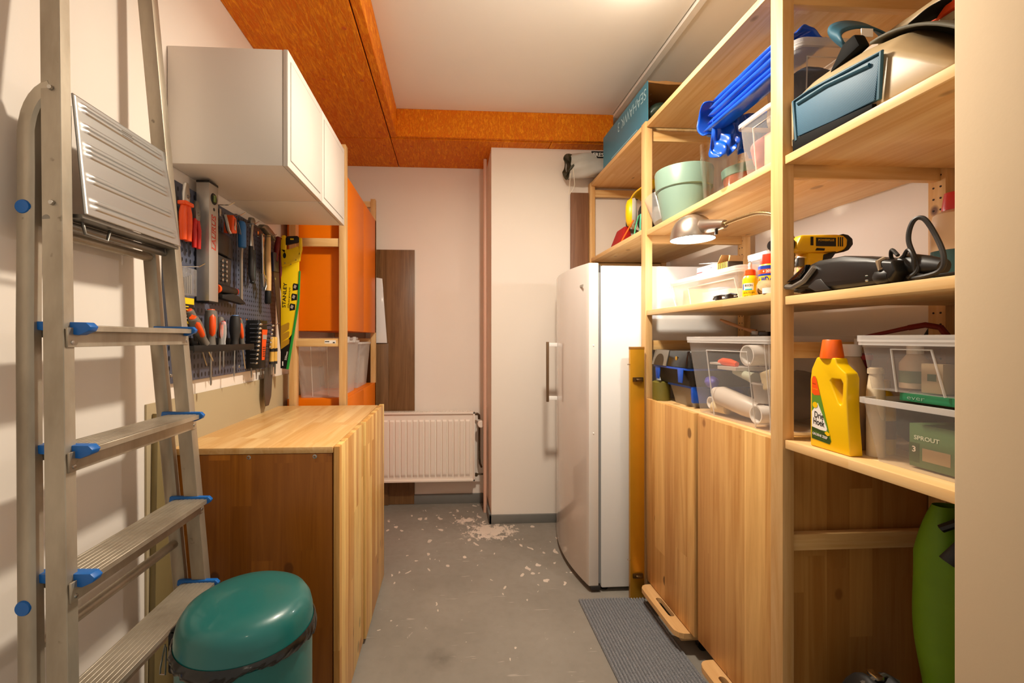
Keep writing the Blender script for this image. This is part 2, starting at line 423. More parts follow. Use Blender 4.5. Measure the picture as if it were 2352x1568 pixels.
struct('chipboard_fascia', M().box(-.329, 1.02, 2.678, 2.70, 2.42, 2.59), OSB, ceil, **osb)
m = M()
for x, y in ((-.42, 2.1), (-.42, 2.62), (-.42, 2.80), (-.6, 2.1), (-.25, 2.80), (.1, 2.80), (.45, 2.80), (-.42, 1.75), (-.75, 2.8), (-.42, 3.08), (.12, 3.08)):
    m.lathe([(.010, 0), (.007, -.0015)], (x, y, 2.4148), 12)
struct('filled_screw_heads', m, plain('orange_filler', '#c95a0a', .6), ceil)['kind'] = 'stuff'
struct('baseboard_back', M().box(-.26, .262, 3.135, 3.15, 0, .068), GREYBASE, bevel=.002)
struct('baseboard_column', M().box(.246, .80, 2.775, 2.79, 0, .055).box(.246, .262, 2.775, 3.135, 0, .055), GREYBASE, bevel=.002)
struct('trim_1', M().box(-.835, -.822, .45, 1.32, 0, .10), wall_mat('beige_trim', '#b5a284'))
# pipe in the corner
single('heating_pipe', 'thin pinkish vertical heating pipe in the corner between radiator and column', 'pipe',
       M().cyl((.236, 2.97, 0), (.236, 2.97, 2.41), .012, n=12), plain('pipe_paint', '#dcb49e', .45), smooth=True)

# ---------------------------------------------------------------- ceiling lamp, just above the top of the frame
T = Thing('ceiling_lamp', 'round white pendant lamp hanging from the white ceiling above the shelves', 'lamp', (CEIL_LAMP[0], CEIL_LAMP[1], 2.59))
T.part('canopy', M().lathe([(.0, 0), (.045, 0), (.04, -.02), (.0, -.022)], T.loc, 24, cap=False), WHITE, smooth=True)
T.part('cord', M().cyl((T.loc[0], T.loc[1], 2.57), (T.loc[0], T.loc[1], 2.42), .003, n=8), WHITE)
T.part('socket', M().lathe([(.0, -.165), (.018, -.165), (.02, -.195), (.0, -.195)], T.loc, 20, cap=False), WHITE, smooth=True)
T.part('added_light_shield', M().lathe([(.0, -.196), (.03, -.198), (.085, -.200), (.086, -.197), (.03, -.194), (.0, -.193)], T.loc, 32, cap=False), WHITE, smooth=True, label='added white dish shielding the ceiling from the bulb')  # unseen dish added to keep the bulb's upward light off the ceiling
T.part('bulb', M().lathe([(.012, -.206), (.026, -.228), (.03, -.25), (.02, -.275), (.0, -.285)], T.loc, 20, cap=False), clear('lamp_glass', '#fff6e6', .05, .1, .1), smooth=True)

T = Thing('ceiling_spot', 'small white surface lamp on the white ceiling just above the shelf front', 'lamp', (SPOT_LAMP[0], SPOT_LAMP[1], 2.59))
T.part('housing', M().lathe([(.0, 0), (.035, 0), (.035, -.03), (.030, -.034), (.0, -.034)], T.loc, 24, cap=False), WHITE, smooth=40)
T.part('bulb', M().lathe([(.012, -.034), (.02, -.05), (.022, -.075), (.0, -.095)], T.loc, 18, cap=False), bpy.data.materials['lamp_glass'], smooth=True)

# ---------------------------------------------------------------- radiator
T = Thing('radiator', 'white panel radiator with vertical ribs low on the back wall', 'radiator', (-.16, 3.05, .19))
x0, x1, z0, z1 = -.49, .17, .19, .674
def radf(u, v):
    X = x0+.012+(x1-x0-.024)*u; p = .0405; q = ((X-x1+.03) % p)/p; Z = z0+.012+(z1-z0-.024)*v
    e = min(1, max(0, min((v-.055)/.02, (.91-v)/.02))); e2 = min(1, max(0, (.985-u)/.008))
    d = min(1, max(0, min((q-.08)/.10, (.92-q)/.10)))
    return (X, 3.045-.0105*d*e*e2, Z)
T.part('front_panel', M().grid(radf, 320, 44), plain('radiator_enamel', '#efe5da', .3), smooth=True)
RAD = bpy.data.materials['radiator_enamel']
T.part('casing', M().box(x0, x1, 3.046, 3.108, z0, z1-.006).box(x0, x1, 3.034, 3.046, z1-.014, z1).box(x0, x1, 3.034, 3.046, z0, z0+.014).box(x1-.013, x1, 3.034, 3.046, z0, z1).box(x0, x0+.013, 3.034, 3.046, z0, z1), RAD, bevel=.002)
m = M()
for i in range(76):
    X = x0+.02+i*.0084
    if X < x1-.02: m.box(X, X+.004, 3.056, 3.10, z1-.006, z1+.002)
T.part('top_grille', m, RAD, stuff=True)
T.part('valve', M().tube([(x1, 3.08, .652), (x1+.022, 3.08, .652), (x1+.03, 3.08, .645), (x1+.032, 3.08, .615)], .009, 10), plain('aged_brass', '#5b4a38', .4, .8), smooth=True, label='dark brass valve bend')
T.part('thermostat_knob', M().lathe([(.0, -.028), (.02, -.028), (.025, -.02), (.025, .01), (.018, .02)], (x1+.042, 3.05, .588), 20, ax='y'), RAD, smooth=True)
T.part('supply_pipe', M().tube([(x1+.034, 3.09, .60), (x1+.034, 3.09, .36), (x1+.038, 3.09, .30), (x1+.05, 3.09, .27)], .007, 8).tube([(x1, 3.08, .226), (x1+.06, 3.08, .226)], .007, 8).lathe([(.012, 0), (.012, .016)], (x1+.01, 3.06, .226), 12, ax='y').box(x1+.027, x1+.041, 3.08, 3.1, .33, .39), bpy.data.materials['aged_brass'], smooth=True)

# ---------------------------------------------------------------- boards leaning at the back wall
single('laminate_board', 'tall brown wood-grain laminate board standing behind the radiator', 'board', M().box(-.60, -.257, 3.136, 3.149, .002, 1.82), WALNUT, bevel=.001)
single('laminate_board', 'short brown laminate board low beside the orange cabinet, in front of the tall board', 'board', M().box(-.60, -.441, 3.123, 3.134, .002, 1.152), WALNUT, bevel=.001)
single('white_board', 'narrow glossy white panel leaning on the brown boards above the short one', 'board', M().prism([(-.60, 1.155), (-.449, 1.155), (-.483, 1.61), (-.60, 1.63)], 'y', 3.112, 3.121), plain('glossy_white', '#e2e0e0', .12, coat=.5), bevel=.001)
single('laminate_board', 'narrow brown laminate board standing against the column beside the shelves', 'board', M().box(.775, .89, 2.768, 2.788, .002, 2.128), wood('reddish_laminate', '#8a6248', '#6a452e', 'z', 0, knots=.1, fine=1.2), bevel=.001)

# ---------------------------------------------------------------- fridge
T = Thing('fridge', 'tall white refrigerator with a bowed door and bar handle beside the shelves', 'refrigerator', (.95, 2.3, 0))
T.part('body', M().box(.703, 1.38, 2.0, 2.62, .02, 1.53), FRIDGE, bevel=.008)
def arc(y): u = (y-2.31)/.31; return .645-.042*(1-u*u)
ys = [2.0+.62*i/24 for i in range(25)]
T.part('door', M().prism([(.692, 2.0)]+[(arc(y), y) for y in ys]+[(.692, 2.62)], 'z', .03, 1.542), FRDOOR, bevel=.004, smooth=25)
T.part('gasket', M().box(.69, .704, 2.006, 2.614, .04, 1.53), plain('grey_gasket', '#77797a', .6), label='grey door gasket')
h = T.part('handle', M().box(.552, .566, 2.478, 2.498, .822, 1.168), plain('handle_bronze', '#7c6248', .35, .6), bevel=.002, label='dull metal bar handle')
for z in (.832, 1.14): T.part('handle_mount', M().box(.566, .615, 2.48, 2.496, z, z+.022), WHITE, h, bevel=.002)
T.part('foot', M().cyl((.73, 2.04, 0), (.73, 2.04, .03), .018), BLACK); T.part('foot', M().cyl((.73, 2.57, 0), (.73, 2.57, .03), .018), BLACK)
T.part('foot', M().cyl((1.33, 2.04, 0), (1.33, 2.04, .03), .018), BLACK); T.part('foot', M().cyl((1.33, 2.57, 0), (1.33, 2.57, .03), .018), BLACK)
T.part('hinge_cap', M().box(.66, .70, 2.002, 2.03, 1.5, 1.532), DARK, bevel=.002); T.part('hinge_cap', M().box(.655, .70, 1.998, 2.03, .012, .03), DARK, bevel=.002)
for z in (.745, 1.155): T.part('plug', M().lathe([(.004, .0), (.003, -.002)], (.667, 2.0, z), 10, ax='y'), WHITE)
T.part('badge', M().box(.626, .628, 2.03, 2.12, 1.435, 1.445), STEEL)

# ---------------------------------------------------------------- yellow spirit level on its end by the fridge
T = Thing('spirit_level', 'long gold-yellow box-section level standing on end between fridge and shelves', 'spirit level', (.846, 1.95, 0))
T.part('body', M().box(.815, .880, 1.932, 1.952, .002, 1.148), GOLD, bevel=.0015)
T.part('end_cap', M().box(.8145, .8805, 1.9315, 1.9525, 1.138, 1.15), plain('brown_cap', '#8a5a16', .5), bevel=.001)
for z in (1.0, .11):
    T.part('clip', M().box(.825, .872, 1.925, 1.932, z-.008, z+.012).cyl((.838, 1.924, z), (.866, 1.924, z), .007), plain('brass_clip', '#5a4426', .3, .8), bevel=.001)
    T.part('side_pin', M().cyl((.805, 1.942, z+.07), (.815, 1.942, z+.07), .003), STEEL)

# ---------------------------------------------------------------- pine cabinet, left
T = Thing('pine_cabinet', 'low oiled pine cabinet with two doors standing below the tool board', 'cabinet', (-.6, 1.75, 0))
yA, yB = 1.343, 2.16
T.part('side_panel', M().box(-.835+.004, -.358, yA, yA+.02, 0, .841), PINE_LSIDE, bevel=.0015, label='oiled side panel with shade painted into its colour')
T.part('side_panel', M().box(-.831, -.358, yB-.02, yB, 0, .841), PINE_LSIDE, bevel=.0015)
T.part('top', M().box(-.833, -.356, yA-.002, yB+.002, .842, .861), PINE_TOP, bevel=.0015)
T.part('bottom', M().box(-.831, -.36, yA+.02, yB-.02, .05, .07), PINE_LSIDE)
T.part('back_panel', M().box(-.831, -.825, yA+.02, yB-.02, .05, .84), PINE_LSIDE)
d = T.part('door', M().box(-.355, -.336, yA, 1.706, .02, .861), PINE_LDOOR, bevel=.002)
d = T.part('door', M().box(-.350, -.328, 1.714, yB+.015, .02, .864), PINE_LDOOR, bevel=.002)
for x, y in ((-.604, yA), (-.41, yA)):
    T.part('cam_screw', M().lathe([(.0035, .001), (.006, 0), (.0065, -.0015), (.003, -.002), (.002, .003)], (x, y, .832), 14, ax='y'), STEEL)

# ---------------------------------------------------------------- white wall cabinets
EDOOR = plain('white_cabinet_door', '#d8d0c7', .4)
for i, lab in enumerate(('white wall cabinet nearer the ladder, its plain side facing out', 'white wall cabinet farther along, next to the orange shelf unit')):
    y = 1.332+.349*i
    T = Thing('wall_cabinet', lab, 'cabinet', (-.66, y+.17, 1.70), 'white wall cabinets')
    x0 = -.833; x1 = -.502; z0 = 1.705; z1 = 2.052
    T.part('body', M().box(x0, x1, y+.001, y+.346, z0, z1), EKET, bevel=.0015)
    d = T.part('door', M().box(x1+.002, -.486, y+.001, y+.346, z0-.001, z1+.001), EDOOR, bevel=.0015)
    # shaker style shallow border
    a, b = .022, .004
    q = M().box(-.486, -.4845, y+a+.003, y+.346-a-.003, z0+a+.003, z1-a-.003)
    T.part('door_panel', q, EDOOR, d, bevel=.0008)
    g = M().box(-.4862, -.4858, y+a, y+.346-a, z0+a, z1-a)
    T.part('groove', g, plain('groove_shade', '#8a8178', .6), d)

# ---------------------------------------------------------------- orange cabinets in a pine frame, left rear
T = Thing('pine_shelf_frame', 'narrow pine shelf frame holding the orange cabinets in the left rear corner', 'shelf', (-.65, 2.6, 0))
for y in (2.180, 3.026):
    for x in (-.549, -.79):
        T.part('post', M().box(x, x+.032, y, y+.044, 0, 2.145), PINE_Z, bevel=.001)
    for z in (.62, 1.148, 1.642, 2.09): T.part('crossbar', M().box(-.758, -.549, y+.006, y+.028, z, z+.040), PINE_X, bevel=.001)
T.part('price_label', M().box(-.620, -.566, 2.1852, 2.1858, 1.163, 1.179), PAPER)
T.part('label_print', M().box(-.618, -.597, 2.1846, 2.1852, 1.17, 1.174).box(-.580, -.57, 2.1846, 2.1852, 1.165, 1.17), BLACK)
def orange_cab(lab, z0, z1):
    T = Thing('orange_cabinet', lab, 'cabinet', (-.65, 2.62, z0), 'orange cabinets')
    T.part('body', M().box(-.815, -.537, 2.226, 3.024, z0, z1), ORANGE, bevel=.001)
    T.part('door', M().box(-.535, -.517, 2.226, 2.630, z0, z1), ORANGE, bevel=.001)
    T.part('door', M().box(-.535, -.517, 2.634, 3.058, z0, z1), ORANGE, bevel=.001)
orange_cab('bright orange upper cabinet behind the pine post, above the clear bin', 1.226, 2.00)
orange_cab('orange lower cabinet whose top carries the clear bins', .02, .884)
# ---------------------------------------------------------------- the big pine shelving on the right
def holes(T, post, x, y0, zs):
    m = M()
    for z in zs:
        for dy in (.012, .030): m.lathe([(.0028, -.0006), (.0028, 0)], (x, y0+dy, z), 8, ax='x')
    T.part('peg_hole_row', m, HOLE, post, stuff=True)
XF = .893
T = Thing('shelving_unit', 'tall open pine shelving with posts and shelves along the right wall', 'shelf', (1.15, 1.6, 0))
zs = [.3+.032*i for i in range(64)]
for y in (1.123, 1.950, 2.742):
    a = T.part('post', M().box(XF, XF+.032, y, y+.044, 0, 2.26 if y > 1.5 and False else (2.45 if y < 1.5 else 2.185)), PINE_Z, bevel=.001)
    b = T.part('post', M().box(1.362, 1.394, y, y+.044, 0, 2.45 if y < 1.5 else 2.185), PINE_Z, bevel=.001)
    holes(T, b, 1.3618, y, zs); holes(T, a, XF+.0322, y, zs)
    for z in (.61, 1.135, 1.628, 2.10): T.part('crossbar', M().box(XF+.032, 1.362, y+.012, y+.034, z, z+.044), PINE_X, bevel=.001)
bays = ((.70+.003, 1.121), (1.169, 1.948), (1.996, 2.785))
for (y0, y1), zl in zip(bays, ((.893, 1.279, 1.657, 2.157), (1.294, 1.661, 2.157), (1.677, 2.163))):
    for z in zl:
        T.part('shelf', M().box(XF+.005, 1.388, y0, y1, z, z+.023), PINE_Y, bevel=.0015)

# cabinet inside the shelving
T = Thing('pine_cabinet', 'pale pine two-door cabinet set between the shelving posts on low dollies', 'cabinet', (1.15, 1.55, .09))
y0, y1, z0, z1 = 1.170, 1.946, .095, .912
T.part('side_panel', M().box(.917, 1.388, y0, y0+.02, z0, z1), PINE_SIDE, bevel=.001)
T.part('side_panel', M().box(.917, 1.388, y1-.02, y1, z0, z1), PINE_SIDE, bevel=.001)
T.part('top', M().box(.917, 1.388, y0+.021, y1-.021, z1-.02, z1), PINE_Y, bevel=.001)
T.part('bottom', M().box(.917, 1.388, y0+.021, y1-.021, z0, z0+.02), PINE_Y, bevel=.001)
T.part('back_panel', M().box(1.38, 1.388, y0+.021, y1-.021, z0+.02, z1-.02), PINE_SIDE)
T.part('door', M().box(.899, .916, y0+.002, 1.538, z0-.005, z1-.004), PINE_DOOR, bevel=.002)
T.part('door', M().box(.893, .911, 1.550, y1-.002, z0-.005, z1+.002), PINE_DOOR, bevel=.002)
# dollies carrying it
for i, (ya, yb, lab) in enumerate(((1.578, 1.905, 'light plywood dolly with a hand slot under the far cabinet door'), (1.175, 1.445, 'light plywood dolly with a hand slot under the near cabinet door'))):
    T = Thing('furniture_dolly', lab, 'dolly', (.98, (ya+yb)/2, 0), 'plywood dollies under the cabinet')
    o = [];  r = .035
    for cx, cy, a0 in ((1.15-r, yb-r, 0), (.842+r, yb-r, 90), (.842+r, ya+r, 180), (1.15-r, ya+r, 270)):
        o += [(cx+r*math.cos(R(a0+a)), cy+r*math.sin(R(a0+a))) for a in (0, 22, 45, 68, 90)]
    # slab with an oblong slot: two outlines bridged
    c = (.879, (ya+yb)/2); hl, hw = .062, .012; n = 72; inn = []; out = []
    P4 = [(1.15, yb), (.842, yb), (.842, ya), (1.15, ya)]
    for j in range(n):
        q = 2*math.pi*(j+.5)/n; dx, dy = math.cos(q), math.sin(q)
        inn.append((c[0]+hw*dx, c[1]+(hl-hw)*(1 if dy > 0 else -1)+hw*dy))
        # ray to rounded rectangle
        best = None
        for k in range(len(o)):
            ax_, ay_ = o[k]; bx_, by_ = o[(k+1) % len(o)]
            ex, ey = bx_-ax_, by_-ay_; px, py = inn[-1]; ddx, ddy = px-c[0], py-c[1]
            L = math.hypot(ddx*6, ddy) or 1; ddx, ddy = ddx*6/L, ddy/L
            den = ddx*ey-ddy*ex
            if abs(den) < 1e-9: continue
            tt = ((ax_-c[0])*ey-(ay_-c[1])*ex)/den; uu = ((ax_-c[0])*ddy-(ay_-c[1])*ddx)/den
            if tt > 0 and -1e-6 <= uu <= 1+1e-6: best = tt if best is None else min(best, tt); dd = (ddx, ddy)
        out.append((c[0]+dd[0]*best, c[1]+dd[1]*best))
    m = M(); zt, zb = .086, .066
    vs = [(x, y, zt) for x, y in out]+[(x, y, zt) for x, y in inn]+[(x, y, zb) for x, y in out]+[(x, y, zb) for x, y in inn]
    fs = []
    for j in range(n):
        k = (j+1) % n
        fs += [(j, k, n+k, n+j), (2*n+j, 3*n+j, 3*n+k, 2*n+k), (j, 2*n+j, 2*n+k, k), (n+j, n+k, 3*n+k, 3*n+j)]
    m.add(vs, fs)
    T.part('board', m, PLY)
    for y in (ya+.02, yb-.05): T.part('bearer', M().box(.87, 1.13, y, y+.03, .045, .066), PLY, bevel=.002)
    for x in (.96, 1.10):
        for y in (ya+.035, yb-.035): T.part('caster', M().cyl((x, y-.011, .0215), (x, y+.011, .0215), .021, n=16).box(x-.012, x+.012, y-.013, y+.013, .03, .046), BLACK)

# ---------------------------------------------------------------- ribbed mat
T = Thing('floor_mat', 'charcoal ribbed runner mat lying on the floor beside the pine cabinet', 'mat', (.72, 1.4, 0))
RUG = rug_mat()
T.part('backing', M().box(.578, .878, .85, 1.942, .0, .003), BLACK)
def rug(u, v):
    X = .578+.30*u; Y = .85+1.09*v; q = (u*23) % 1
    return (X, Y, .003+.009*abs(math.sin(math.pi*q))**.7+.0008*math.sin(Y*90+X*40))
T.part('ribbed_pile', M().grid(rug, 138, 40), RUG, smooth=60)

# ---------------------------------------------------------------- step ladder
T = Thing('step_ladder', 'tall worn aluminium stepladder folded against the left wall, blue plastic tread ends', 'ladder', (-.70, 1.0, 0))
def fx(z): return -.66-.0683*(z-.585)            # front face of the front frame
def yn(z): return .792+.0667*(z-.592)             # near stile, camera side face
def yf(z): return 1.206-.034*(z-.579)
N = Vector((1, 0, .0683)).normalized()
sect = [(0, 0), (-.005, -.012), (-.005, -.022), (-.036, -.022), (-.036, 0)]
sec2 = [(.018, 0), (.018, .024), (-.018, .024), (-.018, 0)]
def pathF(yfun, z0, z1, n=8): return [(fx(z)-.018, yfun(z), z) for z in (z0+(z1-z0)*i/n for i in range(n+1))]
secN = [(.018, 0), (.018, -.008), (.012, -.022), (-.018, -.022), (-.018, 0)]
lip = [(.018, 0), (.018, .024), (.013, .024), (.013, .004), (-.013, .004), (-.013, .024), (-.018, .024), (-.018, 0)]
ch = [(u, v) for u, v in lip]
T.part('front_stile', M().sweep(pathF(yn, .0, 2.1), ch, N), ALU, bevel=.0012, seg=1)
# far stile bends over into the hoop at the top
ptsF = pathF(yf, .0, 2.07)
top = 2.13; yt = yf(2.07)
for k in range(1, 7):
    a = R(90*k/6); ptsF.append((fx(2.07+.07*math.sin(a))-.018, yt-.07*(1-math.cos(a)), 2.07+.07*math.sin(a)))
ptsF.append((fx(2.14)-.018, yn(2.1)+.05, 2.14)); ptsF.append((fx(2.11)-.018, yn(2.1)+.012, 2.11))
ch2 = [(.018, .0), (.018, .026), (-.018, .026), (-.018, 0)]
T.part('front_stile', M().sweep(ptsF, ch2, N), ALU, bevel=.002)
def rx(z): return fx(z)-.036-.018-(.0 if z > 1.2 else .004)
for nm, yfun, zt in (('rear_stile', yn, 1.66), ('rear_stile', yf, 1.66)):
    pts = [(rx(z)-.016, yfun(z)+.004, z) for z in (.0, .3, .6, .9, 1.2, 1.5, 1.58)]
    for k in range(1, 8):
        a = R(80*k/7); pts.append((rx(1.58)-.016+.055*(1-math.cos(a)), yfun(1.6)+.004, 1.58+.085*math.sin(a)))
    s = [(.017*math.cos(q), -.012+.012*math.sin(q)) for q in (2*math.pi*j/12 for j in range(12))]
    s = [(max(-.016, min(.016, u*1.25)), max(-.024, min(0, v*1.25+.003))) for u, v in s]
    rings = M(); P_ = [Vector(p) for p in pts]; rr = []
    for i, p in enumerate(P_):
        t = (P_[min(i+1, len(P_)-1)]-P_[max(i-1, 0)]).normalized(); b = Vector((0, 1, 0)); n2 = t.cross(b).normalized()
        rr.append([p+n2*u-b*v for u, v in s])
    rings.loft(rr)
    st = T.part('rear_stile', rings, ALU, smooth=40)
    if yfun is yn:
        for z in (1.433, .718):
            T.part('blue_plug', M().lathe([(.0, -.003), (.012, -.0025), (.0135, 0), (.0135, .003)], (rx(z)-.018, yn(z)+.004, z), 20, ax='y', cap=False), BLUE, st, smooth=True, label='round blue plastic plug')
for z in (.25, .64, 1.40): T.part('rear_brace', M().cyl((rx(z)-.016, yn(z)+.02, z), (rx(z)-.016, yf(z)+.02, z), .011, n=10), ALU, smooth=True)
for z in (1.213, .988, .762, .536, .31, .085):
    xa, xb = fx(z)-.060, fx(z)+.026; ya, yb = yn(z)+.024, yf(z)+.0
    m = M().box(xa+.004, xb-.010, ya, yb, z-.004, z)
    for k in range(7): m.box(xa+.006+k*.0105, xa+.0150+k*.0105, ya+.001, yb-.001, z, z+.0010)
    m.box(xb-.010, xb, ya, yb, z-.011, z).box(xb-.024, xb-.020, ya-.022, yb+.018, z-.040, z-.004).box(xa, xa+.004, ya, yb, z-.022, z)
    tr = T.part('tread', m, ALU, bevel=.0008, seg=1)
    for y in (ya-.012, yb+.010): T.part('rivet', M().lathe([(.004, 0), (.0035, .0015), (.0, .002)], (xb-.020, y, z-.031), 10, ax='x', cap=False), STEEL, tr)
    for y0, y1, sgn in ((ya-.010, ya+.010, -1), (yb-.004, yb+.008, 1)):
        c = M().prism([(xa-.012, z-.006), (xb-.012, z-.018), (xb+.006, z-.010), (xb+.010, z-.002), (xb+.002, z+.006), (xa-.010, z+.008)], 'y', y0, y1)
        T.part('tread_end', c, BLUE, tr, bevel=.0015, label='blue plastic tread end')
# folded platform
za, zb = 1.428, 1.668
def plat(u, v):
    z = za+(zb-za)*v; y = (yn(z)+.030)+(yf(z)-.002-yn(z)-.030)*u
    d = 0
    if .06 < u < .94:
        for c in (.08, .13, .30, .34, .52, .56, .60, .73, .77, .90, .94):
            if abs(v-c) < .014: d = .0035
    return (fx(z)+.010-.02*(v-.3)+d, y, z)
T.part('platform', M().grid(plat, 36, 100), plain('galvanised_sheet', '#b9b8b5', .34, .8), smooth=50, solid=.003)
m = M().box(fx(1.43)-.030, fx(1.43)+.012, yn(1.43)+.03, yf(1.43)-.002, 1.420, 1.428)
m.tube([(fx(1.4)-.005, yn(1.4)+.05+.0, 1.418), (fx(1.4)-.003, yn(1.4)+.055, 1.395), (fx(1.4)-.003, yn(1.4)+.11, 1.392), (fx(1.4)-.005, yn(1.4)+.12, 1.417)], .0035, 8)
m.cyl((fx(1.41)-.028, yn(1.41), 1.41), (fx(1.41)-.028, yf(1.41)+.02, 1.41), .008)
T.part('slot_ring', M().tube([plat(.40, .915), plat(.44, .935), plat(.55, .935), plat(.59, .915), plat(.55, .895), plat(.44, .895)], .002, 6, closed=True), DSTEEL); T.part('platform_bracket', m, DSTEEL, bevel=.0008, seg=1)
for y in (yn(1.6)+.028, yf(1.6)-.004): T.part('platform_arm', M().box(fx(1.6)-.028, fx(1.6)-.005, y-.002, y+.002, 1.41, 1.64), DSTEEL)
for z in (1.66, 1.44):
    for y in (yn(z)-.001,): T.part('bolt', M().lathe([(.005, 0), (.004, -.004)], (fx(z)-.016, y, z), 8, ax='y'), STEEL)

# ---------------------------------------------------------------- teal pedal bin
T = Thing('pedal_bin', 'round teal pedal bin with a black liner peeking out below its domed lid', 'bin', (-.417, .921, 0))
cx, cy = -.417, .921; r = .125
T.part('body', M().lathe([(.0, .0), (r-.004, .0), (r, .02), (r, .585), (r-.01, .59), (.0, .59)], (cx, cy, 0), 56, cap=False), TEAL, smooth=40)
T.part('base_ring', M().lathe([(r-.01, 0), (r+.004, 0), (r+.004, .018), (r-.01, .018)], (cx, cy, 0), 56, cap=False), BLACK, smooth=40)
def linf(u, v):
    a = 2*math.pi*u; rr = r+.0035+.005*math.sin(v*math.pi)+(.0022*math.sin(a*17+v*5+2*math.sin(a*3))+.0015*math.sin(a*43+9*v+3*math.sin(a*5)))*v
    z = .603-.024*v*(1+.3*math.sin(a*3+1)+.15*math.sin(a*7)); 
    return (cx+rr*math.cos(a), cy+rr*math.sin(a), z)
T.part('bin_liner', M().grid(linf, 320, 8), BAGBLK, smooth=60)
pr = [(r+.004, .590), (r+.004, .596), (r+.002, .604), (r+.001, .620), (r-.003, .637), (r-.012, .651), (r-.026, .659), (r-.05, .664), (r*.4, .667), (.0, .668)]
T.part('lid', M().lathe(pr, (cx, cy, 0), 64, cap=False), TEAL, smooth=60)
m = M(); a = R(170)
hx, hy = cx+(r+.02)*math.cos(a), cy+(r+.02)*math.sin(a)
m.box(hx-.02, hx+.026, hy-.02, hy+.03, .50, .585).prism([(hx-.02, .585), (hx+.026, .585), (hx+.03, .615), (hx, .605)], 'y', hy-.02, hy+.03)
T.part('hinge', m, BLACK, bevel=.006)
T.part('hinge_wire', M().tube([(hx-.022, hy-.022, .565), (hx-.03, hy-.024, .52), (hx-.032, hy-.022, .505), (hx-.022, hy-.022, .503), (hx-.020, hy-.022, .56)], .0018, 6), STEEL, smooth=True)
T.part('pedal', M().box(cx+r-.01, cx+r+.04, cy-.03, cy+.03, .012, .022), BLACK, bevel=.004)
# board leaning between ladder and cabinet
single('beige_board', 'olive beige board leaning on the wall between ladder and pine cabinet', 'board', M().prism([(1.24, 0), (1.335, 0), (1.335, .90), (1.26, .98)], 'x', -.828, -.812), plain('olive_beige_board', '#8b7b52', .5), bevel=.001)
# ---------------------------------------------------------------- dado panel and tool board on the left wall
struct('trim_2', M().box(-.835, -.829, 1.24, 3.14, 0, 1.008), wall_mat('beige_dado_paint', '#b3a281'), bevel=.001)
XB = -.821
PEG1 = dots_mat('perforated_steel_slots', '#4f5466', '#1b1d25', .021, .030, .0042, .0078)
PEG2 = dots_mat('perforated_steel_round', '#4f5466', '#23252f', .0185, .0185, .0042, .0042)
T = Thing('tool_board', 'dark blue-grey perforated steel tool board screwed to the left wall', 'pegboard', (-.83, 1.73, 1.055))
T.part('panel', M().box(-.834, XB, 1.31, 1.722, 1.055, 1.662), PEG1, bevel=.002, label='panel with slotted holes')
T.part('panel', M().box(-.834, XB, 1.726, 2.10, 1.055, 1.668), PEG2, bevel=.002, label='panel with round holes')
for y in (1.33, 1.70, 1.745, 2.08):
    for z in (1.08, 1.64): T.part('screw', M().lathe([(.006, 0), (.004, .003)], (XB, y, z), 12, ax='x'), STEEL)

HK = 'wire hooks on the tool board'
def hook(y, z, lab, L=.085):
    m = M().tube([(XB, y, z), (XB+L*.8, y, z), (XB+L, y, z+.010)], .0016, 6).box(XB, XB+.003, y-.006, y+.006, z-.004, z+.022)
    single('wire_hook', lab, 'hook', m, CHROME, HK)
hook(1.352, 1.404, 'long bare wire hook above the clear bit case')
hook(1.52, 1.640, 'wire hook holding the silver level near the top edge', .09)
hook(1.60, 1.628, 'wire hook with the orange and silver pocket tools', .09)
hook(1.735, 1.632, 'wire hook beside the blue file handle', .08)
hook(1.905, 1.622, 'wire hook carrying the hammer head', .08)
hook(1.80, 1.245, 'wire hook at the left shoulder of the spanner holder', .10)
hook(1.93, 1.245, 'wire hook at the right shoulder of the spanner holder', .08)

def px(m, poly, x0, x1): return m.prism(poly, 'x', x0, x1)
def bar(pts, x, r, n=8, flat=1.0): return M().tube([(x, y, z) for y, z in pts], r, n, up=(1, 0, 0), flat=flat)
# pliers
def pliers(lab, y, ztop, zbot, spread, col, head, r, guard=False):
    T = Thing('pliers', lab, 'pliers', (-.79, y, zbot))
    x = -.792; zj = ztop-.062
    T.part('head', px(M(), [(y-.010, zj), (y+.012, zj), (y+.014, zj+.03), (y+.006, ztop), (y-.004, ztop), (y-.012, zj+.03)], x-.006, x+.006), head, bevel=.002)
    T.part('pivot', M().lathe([(.006, .006), (.004, .009)], (x, y+.001, zj+.02), 12, ax='x'), DSTEEL)
    for s in (-1, 1):
        T.part('handle', bar([(y+s*.006, zj+.004), (y+s*.013, zj-.03), (y+s*spread, (zj+zbot)/2), (y+s*spread*.9, zbot)], x, [r*.8, r, r*1.05, r*.9], 10), col, smooth=True)
    if guard: T.part('guard', M().box(x-.012, x+.014, y-.022, y+.020, zj-.008, zj+.004), col, bevel=.003)
pliers('pliers with thick bright orange insulated grips, leftmost on the tool board', 1.352, 1.655, 1.482, .013, ORPL, STEEL, .0105, True)
pliers('pliers with slim red grips next to the orange ones', 1.407, 1.618, 1.470, .012, RED, DSTEEL, .0075)
